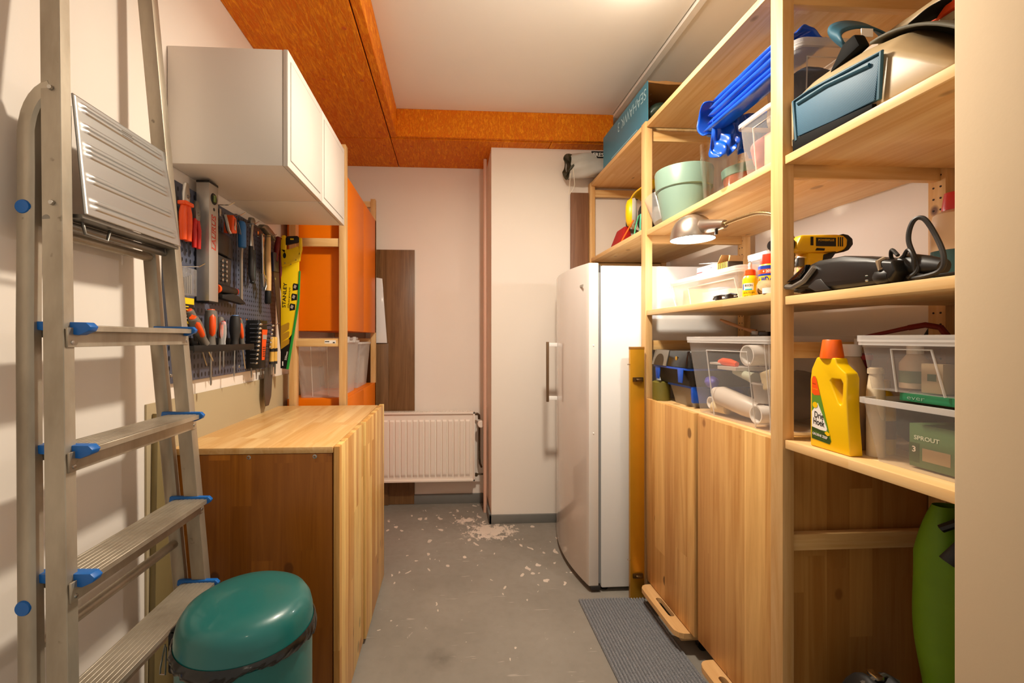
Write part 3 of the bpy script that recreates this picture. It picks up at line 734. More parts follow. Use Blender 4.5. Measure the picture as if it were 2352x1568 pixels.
# short level
T = Thing('spirit_level', 'short silver spirit level with a round vial hanging upright on the tool board', 'spirit level', (-.785, 1.47, 1.305))
T.part('body', M().box(-.815, -.775, 1.447, 1.502, 1.308, 1.692), plain('silver_profile', '#c3beb7', .35, .6), bevel=.001)
T.part('end_cap', M().box(-.8155, -.7745, 1.4465, 1.5025, 1.690, 1.698), BLACK, bevel=.001); T.part('end_cap', M().box(-.8155, -.7745, 1.4465, 1.5025, 1.304, 1.310), BLACK, bevel=.001)
v = T.part('vial', M().lathe([(.0, .0012), (.013, .0012), (.017, .002), (.019, .0), (.019, -.0005)], (-.775, 1.475, 1.645), 24, ax='x', cap=False), BLACK, smooth=True)
T.part('vial_glass', M().tube([(-.7735, 1.475, 1.634), (-.7735, 1.475, 1.656)], .006, 10), plain('vial_green', '#6d7a2c', .1), v, smooth=True)
T.part('hang_hole', M().lathe([(.0, .0004), (.0055, .0004), (.0055, 0)], (-.775, 1.476, 1.611), 16, ax='x', cap=False), BLACK)
T.text('LAURUS', plain('red_lettering', '#c23a24', .5), (-.7746, 1.474, 1.535), (0, 0, 1), (0, -1, 0), .115, .022, italic=.2, bold=.015)
T.part('print_line', M().box(-.775, -.7746, 1.485, 1.487, 1.478, 1.592).box(-.775, -.7746, 1.4605, 1.4625, 1.478, 1.592), bpy.data.materials['red_lettering'])
# pocket tools at the top
T = Thing('folding_knife', 'orange folding utility knife with silver blade, hanging from a wire hook', 'knife', (-.78, 1.60, 1.565))
T.part('handle', px(M(), [(1.583, 1.560), (1.617, 1.566), (1.613, 1.618), (1.588, 1.626)], -.80, -.768), ORPL, bevel=.003)
T.part('blade', px(M(), [(1.594, 1.575), (1.604, 1.572), (1.604, 1.60), (1.597, 1.61)], -.768, -.766), STEEL, bevel=.0004)
T.part('clip', px(M(), [(1.593, 1.588), (1.600, 1.590), (1.598, 1.614)], -.8, -.764), STEEL)
single('belt_clip', 'curved silver clip hanging left of the orange folding knife', 'clip', M().tube([(-.78, 1.553, 1.615), (-.775, 1.556, 1.59), (-.775, 1.565, 1.568), (-.775, 1.578, 1.560)], .006, 8, flat=1.5), STEEL, smooth=True)
T = Thing('hex_key_set', 'small fan of steel hex keys hanging right of the orange folding knife', 'hex keys', (-.79, 1.632, 1.578))
for k in range(6): T.part('hex_key', M().tube([(-.80+.006*k, 1.628, 1.60+.002*k), (-.80+.006*k, 1.644, 1.597-.003*k), (-.80+.006*k, 1.648, 1.580-.002*k)], .0018, 6), DSTEEL)
# black socket set case
T = Thing('socket_set', 'black hinged plastic case of chrome sockets, open beside the level', 'tool set', (-.80, 1.58, 1.40))
T.part('lid', px(M(), [(1.523, 1.49), (1.53, 1.482), (1.60, 1.478), (1.606, 1.49), (1.606, 1.555), (1.523, 1.56)], -.818, -.79), BLACK, bevel=.004)
T.part('case', px(M(), [(1.535, 1.375), (1.625, 1.365), (1.635, 1.472), (1.535, 1.478)], -.818, -.795), DARK, bevel=.004)
T.part('latch_panel', px(M(), [(1.612, 1.48), (1.648, 1.478), (1.655, 1.50), (1.650, 1.556), (1.612, 1.558)], -.818, -.80), DARK, bevel=.004)
for k in range(5):
    for y in (1.557, 1.584):
        T.part('socket', M().lathe([(.0, .006), (.003, .007), (.0055, .006), (.0055, -.002)], (-.793, y, 1.392+.0165*k), 10, ax='x', cap=False), CHROME)
T = Thing('hand_scraper', 'black wide-bladed scraper with a stubby grip and red end cap below the socket case', 'scraper', (-.79, 1.61, 1.33))
T.part('grip', M().tube([(-.79, 1.527, 1.358), (-.79, 1.55, 1.36), (-.79, 1.61, 1.358), (-.79, 1.648, 1.36)], [.012, .016, .016, .012], 12), BLACK, smooth=True)
T.part('end_ring', M().tube([(-.79, 1.516, 1.357), (-.79, 1.528, 1.357)], .015, 12), ORPL, smooth=True); T.part('red_cap', M().tube([(-.79, 1.645, 1.36), (-.79, 1.653, 1.36)], .012, 12), RED)
T.part('blade', px(M(), [(1.53, 1.338), (1.61, 1.348), (1.645, 1.344), (1.70, 1.322), (1.69, 1.316), (1.53, 1.325)], -.80, -.775), RUBBER, bevel=.002)
# file
T = Thing('file', 'long flat file with a fat blue handle hanging tip down', 'file', (-.79, 1.70, 1.33))
T.part('handle', M().tube([(-.79, 1.697, 1.633), (-.79, 1.697, 1.629), (-.79, 1.698, 1.615), (-.79, 1.70, 1.585), (-.79, 1.702, 1.555), (-.79, 1.703, 1.535), (-.79, 1.703, 1.531)], [.006, .012, .0155, .0145, .0145, .014, .006], 14), plain('blue_handle', '#2d6fb0', .45), smooth=True)
T.part('blade', px(M(), [(1.695, 1.533), (1.708, 1.533), (1.704, 1.505), (1.704, 1.315), (1.688, 1.315), (1.690, 1.505)], -.793, -.788), plain('file_steel', '#9b968c', .45, .6))
# water-pump pliers
T = Thing('pliers', 'long water-pump pliers with dark grips and bare steel arms', 'pliers', (-.79, 1.785, 1.42))
T.part('jaw', px(M(), [(1.765, 1.652), (1.772, 1.668), (1.795, 1.672), (1.808, 1.664), (1.808, 1.65), (1.80, 1.640), (1.775, 1.64)], -.800, -.786), DSTEEL, bevel=.003)
T.part('arm', bar([(1.782, 1.648), (1.772, 1.59), (1.770, 1.545)], -.788, .006, 8), STEEL, smooth=True); T.part('arm', bar([(1.780, 1.648), (1.797, 1.59), (1.806, 1.535)], -.796, .005, 8), STEEL, smooth=True)
T.part('grip', bar([(1.770, 1.553), (1.772, 1.50), (1.771, 1.44), (1.782, 1.418)], -.788, [.009, .0105, .0105, .008], 10), DARK, smooth=True); T.part('grip', bar([(1.806, 1.545), (1.808, 1.50), (1.806, 1.43), (1.796, 1.412)], -.796, [.009, .0105, .0105, .008], 10), plain('dark_green_grip', '#27302c', .5), smooth=True)
# adjustable wrench
T = Thing('adjustable_wrench', 'steel adjustable wrench hanging jaw down in front of the hammer', 'wrench', (-.775, 1.85, 1.385))
T.part('handle', px(M(), [(1.838, 1.615), (1.845, 1.622), (1.856, 1.622), (1.861, 1.615), (1.857, 1.48), (1.864, 1.452), (1.842, 1.448), (1.843, 1.48)], -.780, -.772), CHROME, bevel=.002)
T.part('jaw', px(M(), [(1.838, 1.455), (1.866, 1.452), (1.882, 1.432), (1.880, 1.408), (1.862, 1.385), (1.860, 1.392), (1.872, 1.41), (1.868, 1.425), (1.856, 1.428), (1.850, 1.40), (1.846, 1.402)], -.783, -.769), STEEL, bevel=.002)
T.part('hang_hole', M().lathe([(.0, .0004), (.005, .0004), (.005, 0)], (-.772, 1.850, 1.612), 12, ax='x', cap=False), BLACK)
T.part('worm_screw', M().cyl((-.771, 1.852, 1.44), (-.771, 1.868, 1.432), .004, n=8), DSTEEL)
# hammer
T = Thing('hammer', 'claw hammer with a pale wooden handle and black grip end', 'hammer', (-.79, 1.92, 1.336))
T.part('handle', bar([(1.915, 1.632), (1.914, 1.60), (1.908, 1.55), (1.914, 1.46), (1.912, 1.39)], -.78, [.009, .0105, .012, .0125, .0125], 12), PINE_Z, smooth=True)
T.part('grip_end', bar([(1.912, 1.392), (1.911, 1.342), (1.911, 1.336)], -.78, [.0130, .0138, .010], 12), BLACK, smooth=True)
T.part('head', px(M(), [(1.825, 1.640), (1.85, 1.660), (1.885, 1.665), (1.93, 1.655), (1.945, 1.650), (1.965, 1.644), (1.965, 1.618), (1.945, 1.622), (1.93, 1.630), (1.90, 1.630), (1.87, 1.640), (1.85, 1.644)], -.792, -.768), DSTEEL, bevel=.003)
# snips and old saw
T = Thing('tin_snips', 'snips with dark blue grips hanging right of the hammer', 'snips', (-.80, 1.96, 1.48))
T.part('blades', px(M(), [(1.94, 1.60), (1.955, 1.645), (1.965, 1.645), (1.975, 1.60)], -.806, -.796), DSTEEL, bevel=.001)
T.part('grip', bar([(1.95, 1.605), (1.938, 1.56), (1.94, 1.485)], -.798, [.007, .010, .010], 10), plain('navy_grip', '#12234d', .4), smooth=True); T.part('grip', bar([(1.965, 1.605), (1.985, 1.56), (1.985, 1.49)], -.802, [.007, .010, .010], 10), bpy.data.materials['navy_grip'], smooth=True)
T = Thing('hand_saw', 'old hand saw with a dark red grip and brown rusty blade', 'saw', (-.79, 2.04, 1.13))
T.part('grip', bar([(2.005, 1.535), (2.02, 1.60), (2.035, 1.645), (2.06, 1.648), (2.065, 1.60), (2.06, 1.50), (2.07, 1.44), (2.085, 1.40)], -.785, [.010, .012, .011, .010, .010, .009, .008, .006], 10), plain('dark_red_grip', '#6d0f10', .4), smooth=True)
T.part('clamp_plate', px(M(), [(1.97, 1.57), (2.03, 1.575), (2.035, 1.49), (1.975, 1.485)], -.794, -.780), plain('blued_steel', '#55536a', .3, .7), bevel=.002)
T.part('blade', px(M(), [(1.985, 1.49), (2.05, 1.49), (2.092, 1.14), (2.072, 1.128)], -.789, -.786), plain('rusty_blade', '#5b4030', .55, .3, var=.3))
T.part('screw', M().lathe([(.006, .002), (.006, 0)], (-.786, 2.0, 1.455), 10, ax='x'), STEEL)

# yellow saw in its printed sleeve, plate turned to the room
T = Thing('hand_saw', 'yellow hand saw in a printed yellow and black sleeve, blade down', 'saw', (-.735, 2.06, 1.045))
ya, yb = 2.058, 2.063
def py(poly, a, b): return M().prism(poly, 'y', a, b)
YELW = plain('saw_yellow', '#f6cf08', .4)
T.part('handle', py([(-.783, 1.60), (-.783, 1.645), (-.775, 1.664), (-.762, 1.664), (-.758, 1.65), (-.758, 1.60), (-.762, 1.575)], 2.054, 2.068), YELW, bevel=.003)
T.part('handle', py([(-.70, 1.655), (-.688, 1.652), (-.686, 1.60), (-.692, 1.575), (-.703, 1.57), (-.70, 1.61)], 2.054, 2.068), YELW, bevel=.003)
T.part('handle', py([(-.783, 1.602), (-.760, 1.598), (-.735, 1.602), (-.703, 1.615), (-.692, 1.578), (-.696, 1.545), (-.778, 1.518)], 2.054, 2.068), YELW, bevel=.003)
T.part('grip', py([(-.760, 1.618), (-.760, 1.652), (-.752, 1.660), (-.706, 1.662), (-.697, 1.648), (-.700, 1.634), (-.708, 1.630)], 2.053, 2.069), RUBBER, bevel=.004)
T.part('logo_plate', M().box(-.738, -.722, 2.0524, 2.053, 1.642, 1.649), YELW)
T.part('finger_hole', py([(-.764+.007*math.cos(R(20*k)), 1.570+.013*math.sin(R(20*k))) for k in range(18)], 2.0534, 2.054), BLACK)
for x, z in ((-.762, 1.535), (-.735, 1.53), (-.712, 1.55)): T.part('rivet', M().lathe([(.0025, 0), (.0025, -.002)], (x, 2.054, z), 10, ax='y'), STEEL)
yel = [(-.781, 1.52), (-.700, 1.547), (-.703, 1.365), (-.724, 1.205), (-.780, 1.140)]
T.part('sleeve', py([(-.781, 1.52), (-.700, 1.547), (-.703, 1.365), (-.754, 1.047), (-.783, 1.051)], ya, yb), YELW, bevel=.0004)
T.part('black_band', py([(-.7825, 1.14), (-.7235, 1.218), (-.753, 1.0465), (-.7835, 1.0505)], ya-.0006, ya), BLACK)
T.part('green_edge', py([(-.699, 1.50), (-.695, 1.50), (-.699, 1.36), (-.748, 1.046), (-.757, 1.046), (-.706, 1.36)], ya-.003, yb+.002), GREEN)
for (x, z) in ((-.716, 1.425), (-.722, 1.378), (-.730, 1.332)):
    T.part('pictogram', py([(x-.012, z-.016), (x+.012, z-.012), (x+.013, z+.014), (x-.008, z+.018), (x-.012, z+.01)], ya-.0008, ya), BLACK)
    T.part('pictogram_shape', py([(x-.009, z-.002), (x, z-.008), (x+.006, z+.006), (x-.004, z+.012)], ya-.0012, ya-.0008), plain('pictogram_grey', '#b9a89a', .5))
OCH = plain('printed_planks', '#b98a1a', .5)
for a, b in ((1.225, 1.262), (1.19, 1.222), (1.158, 1.186)):
    T.part('printed_plank', py([(-.781, a-.02), (-.745, a+.006), (-.743, b-.004), (-.748, b), (-.781, b-.016)], ya-.0008, ya), OCH)
T.text('STANLEY', BLACK, (-.765, 2.0570, 1.388), (.06, 0, 1), (-1, 0, .06), .115, .016, bold=.012)
T.text('Sharpcut', BLACK, (-.744, 2.0570, 1.376), (.06, 0, 1), (-1, 0, .06), .10, .010, italic=.3)
T.text('550mm', PAPER, (-.757, 2.0566, 1.108), (.2, 0, 1), (-1, 0, .2), .040, .009, bold=.01)
T.part('print_mark', M().box(-.776, -.771, 2.0568, 2.0574, 1.062, 1.082), PAPER)

# screwdriver rack and screwdrivers
T = Thing('screwdriver_rack', 'narrow black rack on the tool board holding the screwdrivers', 'rack', (-.80, 1.56, 1.15))
T.part('bar', M().box(XB, -.765, 1.345, 1.742, 1.152, 1.166), BLACK, bevel=.002); T.part('back_plate', M().box(XB, XB+.004, 1.345, 1.742, 1.166, 1.19), BLACK, bevel=.001)
T.part('front_lip', M().box(-.767, -.763, 1.345, 1.742, 1.146, 1.168), BLACK, bevel=.001)
def driver(lab, top, tip, L, r, main, acc=None, cap=None, x=-.785, shank=.0028):
    a = Vector((x, top[0], top[1])); b = Vector((x, tip[0], tip[1])); d = (b-a).normalized()
    T = Thing('screwdriver', lab, 'screwdriver', tuple(b), 'screwdrivers in the black rack')
    T.part('handle', M().tube([a, a+d*L*.04, a+d*L*.2, a+d*L*.5, a+d*L*.78, a+d*L*.9, a+d*L], [r*.5, r*.85, r, r, r*.68, r*.72, r*.8], 14), main, smooth=True)
    if acc:
        o = Vector((r*.45, -r*.45, 0))
        T.part('grip_inlay', M().tube([a+d*L*.14+o, a+d*L*.22+o, a+d*L*.45+o, a+d*L*.66+o, a+d*L*.74+o*.8], [r*.3, r*.55, r*.6, r*.5, r*.2], 10), acc, smooth=True)
    if cap: T.part('end_cap', M().tube([a-d*.001, a+d*L*.10, a+d*L*.13], [r*.55, r*.9, r*.9], 14), cap, smooth=True)
    T.part('shank', M().tube([a+d*L, b-d*.006, b], [shank, shank, shank*.5], 8), STEEL, smooth=True)
driver('grey screwdriver leaning left in the rack, orange panels, front of the left pair', (1.352, 1.252), (1.465, 1.115), .105, .0165, GREYPL, ORPL, ORPL, -.772)
driver('grey and orange screwdriver leaning behind the leftmost one', (1.372, 1.276), (1.47, 1.10), .105, .0155, GREYPL, ORPL, ORPL, -.795)
driver('biggest grey screwdriver with orange end and long shank', (1.471, 1.283), (1.470, 1.035), .118, .019, GREYPL, ORPL, ORPL, -.782, .0035)
driver('small clear-handled tester screwdriver with red cap', (1.529, 1.247), (1.529, 1.09), .088, .0095, clear('clear_handle', '#ffffff', .25, .1, .5), None, RED, -.772)
driver('slim orange and grey screwdriver behind the red-capped tester', (1.556, 1.262), (1.549, 1.075), .10, .012, GREYPL, ORPL, GREYPL, -.795)
driver('black stout screwdriver with a pale blue end', (1.632, 1.272), (1.622, 1.05), .112, .0185, DARK, None, plain('pale_blue_cap', '#5f86bd', .4), -.782)
driver('grey and orange screwdriver leaning right beside the black one', (1.67, 1.262), (1.722, 1.072), .105, .0135, GREYPL, ORPL, ORPL, -.788)

# clear bit case and yellow-black pack
T = Thing('bit_case', 'small clear case of drill bits hanging left below the bare hook', 'bit case', (-.79, 1.355, 1.31))
T.part('case', M().box(-.812, -.785, 1.315, 1.40, 1.318, 1.402), CLEAR, bevel=.004)
for k in range(7): T.part('drill_bit', M().cyl((-.798, 1.325+.0105*k, 1.325), (-.798, 1.325+.0105*k, 1.36+.004*k), .0028, n=8), DSTEEL)
T = Thing('blade_pack', 'black and yellow retail pack hanging under the clear bit case', 'pack', (-.79, 1.36, 1.235))
T.part('card', M().box(-.81, -.797, 1.315, 1.403, 1.232, 1.312), BLACK, bevel=.001)
T.part('yellow_panel', M().box(-.797, -.7966, 1.315, 1.403, 1.293, 1.312).box(-.797, -.7966, 1.315, 1.403, 1.232, 1.240), YELW)
for k, (a, b) in enumerate(((1.33, 1.375), (1.33, 1.395), (1.33, 1.36), (1.345, 1.398), (1.34, 1.395))): T.part('print_line', M().box(-.797, -.7966, a, b, 1.284-.009*k, 1.287-.009*k), YELW if k < 3 else PAPER)

# spanner holder
T = Thing('spanner_holder', 'black wedge-shaped spanner holder with a tall orange label', 'holder', (-.79, 1.84, 1.07))
T.part('body', M().loft([[(XB, 1.795, 1.262), (-.772, 1.80, 1.262), (-.768, 1.812, 1.262), (-.775, 1.895, 1.262), (XB, 1.90, 1.262)], [(XB, 1.80, 1.066), (-.772, 1.805, 1.066), (-.768, 1.812, 1.066), (-.775, 1.865, 1.066), (XB, 1.875, 1.066)]]), BLACK, bevel=.002)
T.part('label', M().loft([[(-.7675, 1.823, 1.225), (-.7718, 1.884, 1.225), (-.7698, 1.850, 1.100), (-.7672, 1.818, 1.100)], [(-.7665, 1.823, 1.225), (-.7708, 1.884, 1.225), (-.7688, 1.850, 1.100), (-.7662, 1.818, 1.100)]]), ORPL)
for i in range(5): T.part('print_line', M().box(-.7672, -.7660, 1.828, 1.852, 1.150-.009*i, 1.154-.009*i), plain('label_print', '#6a2a08', .5))
T.part('grey_patch', M().box(-.7690, -.7664, 1.828, 1.866, 1.185, 1.203), plain('grey_print_patch', '#a79c90', .5))
def spanner(lab, y, z, L, s, g):
    m = M().box(-.80, -.80+L, y-.003, y+.003, z-.0018, z+.0018)
    m.lathe([(.003, -.0042), (s*.8, -.0042), (s, -.002), (s, .002), (s*.8, .0042), (.003, .0042)], (-.80+L, y-.004, z), 14)
    single('spanner', lab, 'spanner', m, CHROME, g, bevel=.0005, seg=1)
ORD = ('topmost', 'second', 'third', 'fourth', 'fifth', 'sixth', 'seventh', 'eighth', 'ninth', 'lowest')
for k in range(10): spanner('chrome spanner, %s from the top in the left row of the black holder' % ORD[k] if 0 < k < 9 else 'chrome spanner, %s in the left row of the black holder' % ORD[k], 1.788+.0004*k, 1.245-.0172*k, .040-.0016*k, .0105-.0006*k, 'spanners, left row of the black holder')
for k in range(6): spanner('chrome spanner, %s from the top in the right row of the black holder' % ORD[k] if 0 < k else 'chrome spanner, topmost in the right row of the black holder', 1.912-.003*k, 1.243-.018*k, .040-.001*k, .0085-.0006*k, 'spanners, right row of the black holder')
# chisels, long blade and thin punches
for y, lab in ((1.965, 'yellow wooden handled chisel, left of the pair below the old saw'), (2.0, 'yellow wooden handled chisel, right of the pair below the old saw')):
    T = Thing('chisel', lab, 'chisel', (-.785, y, 1.05), 'yellow handled chisels')
    T.part('handle', bar([(y, 1.195), (y, 1.19), (y-.002, 1.15), (y, 1.135), (y-.003, 1.085)], -.785, [.007, .010, .010, .009, .010], 12), plain('yellow_wood_handle', '#d9ab4f', .45), smooth=True)
    T.part('ferrule', bar([(y, 1.145), (y, 1.130)], -.785, .0105, 12), BLACK); T.part('end_ring', bar([(y-.003, 1.087), (y-.003, 1.075)], -.785, .0105, 12), DARK)
    T.part('blade', px(M(), [(y-.007, 1.078), (y+.003, 1.078), (y+.002, 1.03), (y-.006, 1.03)], -.787, -.783), STEEL)
single('saw_blade', 'long dark grey steel saw blade hanging below the board behind the chisels', 'saw blade', px(M(), [(1.935, 1.06), (2.02, 1.06), (2.00, .93), (1.975, .893), (1.945, .893), (1.93, .95)], -.806, -.802), plain('dark_blade', '#6f6a63', .38, .7, var=.2))
for y, z, lab in ((1.80, 1.03, 'thin steel punch tip under the spanner holder, leftmost'), (1.845, 1.02, 'thin steel punch tip under the spanner holder, second from left'), (1.885, 1.025, 'thin steel punch tip under the spanner holder, nearest the saw blade')):
    single('punch', lab, 'punch', bar([(y, 1.07), (y, z)], -.80, [.004, .0015], 8), DSTEEL, 'punches under the spanner holder')
# ---------------------------------------------------------------- clear plastic boxes
def rrect(x0, x1, y0, y1, z, r, n=4):
    o = []
    for cx, cy, a0 in ((x1-r, y1-r, 0), (x0+r, y1-r, 90), (x0+r, y0+r, 180), (x1-r, y0+r, 270)):
        o += [(cx+r*math.cos(R(a0+90*k/n)), cy+r*math.sin(R(a0+90*k/n)), z) for k in range(n+1)]
    return o
def clear_box(lab, x0, x1, y0, y1, z0, z1, tap=.02, cat='storage box', mat=None, rim=True, lid=False, frames=(), group=None, r=.02):
    """open tapered box with a hollow wall, a thick rim and raised frame lines on its faces"""
    mat = mat or CLEAR
    T = Thing('storage_box', lab, cat, ((x0+x1)/2, (y0+y1)/2, z0), group)
    tx, ty = tap, tap
    b = rrect(x0+tx, x1-tx, y0+ty, y1-ty, z0, r); t = rrect(x0, x1, y0, y1, z1, r)
    m = M().loft([b, t], cap=False); n = len(b); m.f.append(tuple(range(n-1, -1, -1)))
    T.part('body', m, mat, smooth=50)
    if rim:
        m = M(); h = .012; e = .006
        m.loft([rrect(x0-e, x1+e, y0-e, y1+e, z1-h, r+e), rrect(x0-e, x1+e, y0-e, y1+e, z1, r+e), rrect(x0+.002, x1-.002, y0+.002, y1-.002, z1, r), rrect(x0+.002, x1-.002, y0+.002, y1-.002, z1-h, r)], cap=False)
        T.part('rim', m, RIM, smooth=40)
    if lid:
        e = .008
        m = M().loft([rrect(x0-e, x1+e, y0-e, y1+e, z1-.004, r+e), rrect(x0-e, x1+e, y0-e, y1+e, z1+.010, r+e), rrect(x0+.012, x1-.012, y0+.012, y1-.012, z1+.010, r), rrect(x0+.016, x1-.016, y0+.016, y1-.016, z1+.004, r)], cap=False)
        nn = len(t); m.f.append(tuple(3*nn+j for j in range(nn)))
        T.part('lid', m, RIM, smooth=40)
    for face, a, b_, za, zb in frames:      # raised outline on a face: a..b_ as share of width, za..zb as share of height
        def pt(s, v):
            k = 1-v
            if face == '-x': return (x0+tx*k-.0008, (y1-ty*k)+((y0+ty*k)-(y1-ty*k))*s, z0+(z1-z0)*v)
            return ((x0+tx*k)+((x1-tx*k)-(x0+tx*k))*s, y0+ty*k-.0008, z0+(z1-z0)*v)
        T.part('raised_frame', M().tube([pt(a, za), pt(a+.01, zb), pt(b_-.05, zb), pt(b_, za)], .0022, 6), RIM, smooth=True)
    return T
def lump(name, lab, cat, c, rad, mat, group=None, seed=1, amp=.2, n=20, **k):
    rnd = random.Random(seed); ph = [rnd.uniform(0, 6.3) for _ in range(6)]
    m = M(); rings = []
    for i in range(1, n):
        th = math.pi*i/n; ring = []
        for j in range(2*n):
            q = math.pi*j/n
            d = 1+amp*(.5*math.sin(3*q+ph[0]+2*th)+.3*math.sin(5*q+4*th+ph[1])+.25*math.sin(7*th+ph[2]+q))
            ring.append((c[0]+rad[0]*d*math.sin(th)*math.cos(q), c[1]+rad[1]*d*math.sin(th)*math.sin(q), c[2]+rad[2]*(1 if abs(math.cos(th)) < .9 else 1)*math.cos(th)*(1+.5*(d-1))))
        rings.append(ring)
    m.loft(rings)
    return single(name, lab, cat, m, mat, group, smooth=70)

# left: boxes under the orange cabinet
clear_box('clear plastic box under the orange cabinet, nearer the pine post', -.79, -.546, 2.25, 2.64, .885, 1.178, .022, mat=CLEARW, frames=(('-y', .32, .72, .02, .9),))
clear_box('clear plastic box under the orange cabinet, rear one of the two', -.79, -.546, 2.67, 3.015, .885, 1.165, .022, mat=CLEARW)
T = Thing('box_lid', 'loose clear plastic lid on top of the box under the orange cabinet', 'lid', (-.66, 2.45, 1.18))
T.part('sheet', M().loft([rrect(-.78, -.546, 2.26, 2.63, 1.180, .02), rrect(-.78, -.546, 2.26, 2.63, 1.194, .02)]), CLEARW, bevel=.003)
T.part('lid_clip', M().box(-.546, -.537, 2.30, 2.36, 1.165, 1.197).box(-.546, -.537, 2.46, 2.52, 1.165, 1.197), RIM, bevel=.002)

# ---------------------------------------------------------------- desk lamp
lx, ly = .915, 1.60; rz = 1.562
T = Thing('desk_lamp', 'brushed steel gooseneck lamp, switched on, bending out under the middle shelf', 'lamp', (.975, 1.205, 1.317))
pr = [(.078, 0), (.0785, .004), (.077, .02), (.071, .045), (.060, .066), (.044, .082), (.024, .091), (.0, .094)]
T.part('shade', M().lathe(pr, (lx, ly, rz), 40, cap=False), plain('brushed_steel', '#b9aea2', .3, .9), smooth=60)
T.part('shade_lining', M().lathe([(.0765, .001), (.075, .02), (.069, .044), (.058, .064), (.042, .079), (.0, .088)], (lx, ly, rz), 32, cap=False), plain('white_lining', '#ffffff', .5), smooth=60)
T.part('bulb', M().lathe([(.0, .012), (.030, .012), (.034, .006), (.0, .004)], (lx, ly, rz), 24, cap=False), emit('bulb_glow', '#fff4e2', 45), smooth=True)
T.part('socket_cone', M().tube([(.918, 1.545, 1.598), (.922, 1.52, 1.592), (.93, 1.445, 1.580), (.932, 1.43, 1.578)], [.026, .0255, .017, .014], 20), bpy.data.materials['brushed_steel'], smooth=True)
pts = []; P0 = [(.932, 1.43, 1.578), (.942, 1.36, 1.580), (.952, 1.29, 1.575), (.962, 1.225, 1.545), (.970, 1.19, 1.49), (.973, 1.186, 1.42), (.976, 1.20, 1.35), (.978, 1.207, 1.325)]
for i in range(len(P0)-1):
    for k in range(14):
        a, b = Vector(P0[i]), Vector(P0[i+1]); p, q = Vector(P0[max(0, i-1)]), Vector(P0[min(len(P0)-1, i+2)]); t = k/14
        pts.append(.5*((2*a)+(b-p)*t+(2*p-5*a+4*b-q)*t*t+(3*a-p-3*b+q)*t**3))
T.part('gooseneck', M().tube(pts, [.0068 if i % 2 else .0056 for i in range(len(pts))], 12), plain('gooseneck_metal', '#a08a62', .35, .85), smooth=30)
T.part('switch', M().box(.914, .922, 1.452, 1.46, 1.548, 1.568), BLACK, bevel=.001)
T.part('base', M().lathe([(.0, .0), (.028, 0), (.028, .008), (.012, .014), (.0, .014)], (.978, 1.207, 1.3175), 24), bpy.data.materials['brushed_steel'], smooth=40)

# ---------------------------------------------------------------- top shelf: printed carton, sack
BOXB = plain('teal_blue_carton', '#3d86a3', .35, var=.12)
T = Thing('carton', 'long teal blue carton with upside-down white lettering on the top shelf, end open', 'box', (1.03, 2.24, 2.187))
x0, x1, y0, y1, z0, z1 = .903, 1.17, 1.952, 2.53, 2.187, 2.372
T.part('front_panel', M().box(x0, x0+.004, y0, y1, z0, z1), BOXB); T.part('rear_panel', M().box(x1-.004, x1, y0, y1, z0, z1), BOXB)
T.part('top_panel', M().box(x0+.004, x1-.004, y0+.01, y1, z1-.004, z1), BOXB); T.part('bottom_panel', M().box(x0+.004, x1-.004, y0, y1, z0, z0+.004), BOXB)
T.part('end_panel', M().box(x0+.004, x1-.004, y1-.004, y1, z0+.004, z1-.004), BOXB)
KRAFT = plain('brown_kraft', '#9a7242', .7)
T.part('inner_lining', M().box(x0+.0042, x0+.005, y0+.001, y1-.006, z0+.005, z1-.005).box(x1-.005, x1-.0042, y0+.001, y1-.006, z0+.005, z1-.005).box(x0+.005, x1-.005, y0+.012, y1-.006, z1-.0055, z1-.0045).box(x0+.005, x1-.005, y1-.006, y1-.0045, z0+.005, z1-.005), KRAFT)
T.part('torn_flap', M().prism([(x0+.004, z1-.004), (x0+.004, z1+.004), (x0+.05, z1+.001), (x0+.09, z1+.005), (x0+.14, z1), (x1-.004, z1+.003), (x1-.004, z1-.006), (x0+.10, z1-.012)], 'y', y0+.004, y0+.008), KRAFT)
PALE = plain('pale_lettering', '#a9d3e2', .5)
T.text('SEAHAWK 3', PALE, (x0-.0006, 2.135, 2.322), (0, 1, 0), (0, 0, -1), .34, .05)
T.part('print_band', M().box(x0-.0006, x0, 2.06, 2.40, 2.196, 2.200), PALE)
m = M()
for k in range(4):
    m.tube([(1.035+.10*math.cos(q)*(1-.08*k), 2.0+.012*k+.02*math.sin(q*2), 2.235+.012*k+.030*math.sin(q)*(1-.1*k)) for q in (2*math.pi*i/28 for i in range(28))], .020, 8, closed=True, up=(0, 1, 0))
single('rolled_groundsheet', 'dark green rolled rubber sheet inside the open end of the blue carton', 'sheet', m, plain('dark_green_sheet', '#263b33', .35), smooth=50)
lump('boat_fabric', 'folded dark green fabric deep inside the blue carton', 'fabric', (1.035, 2.25, 2.26), (.11, .2, .06), bpy.data.materials['dark_green_sheet'], seed=3, amp=.12)
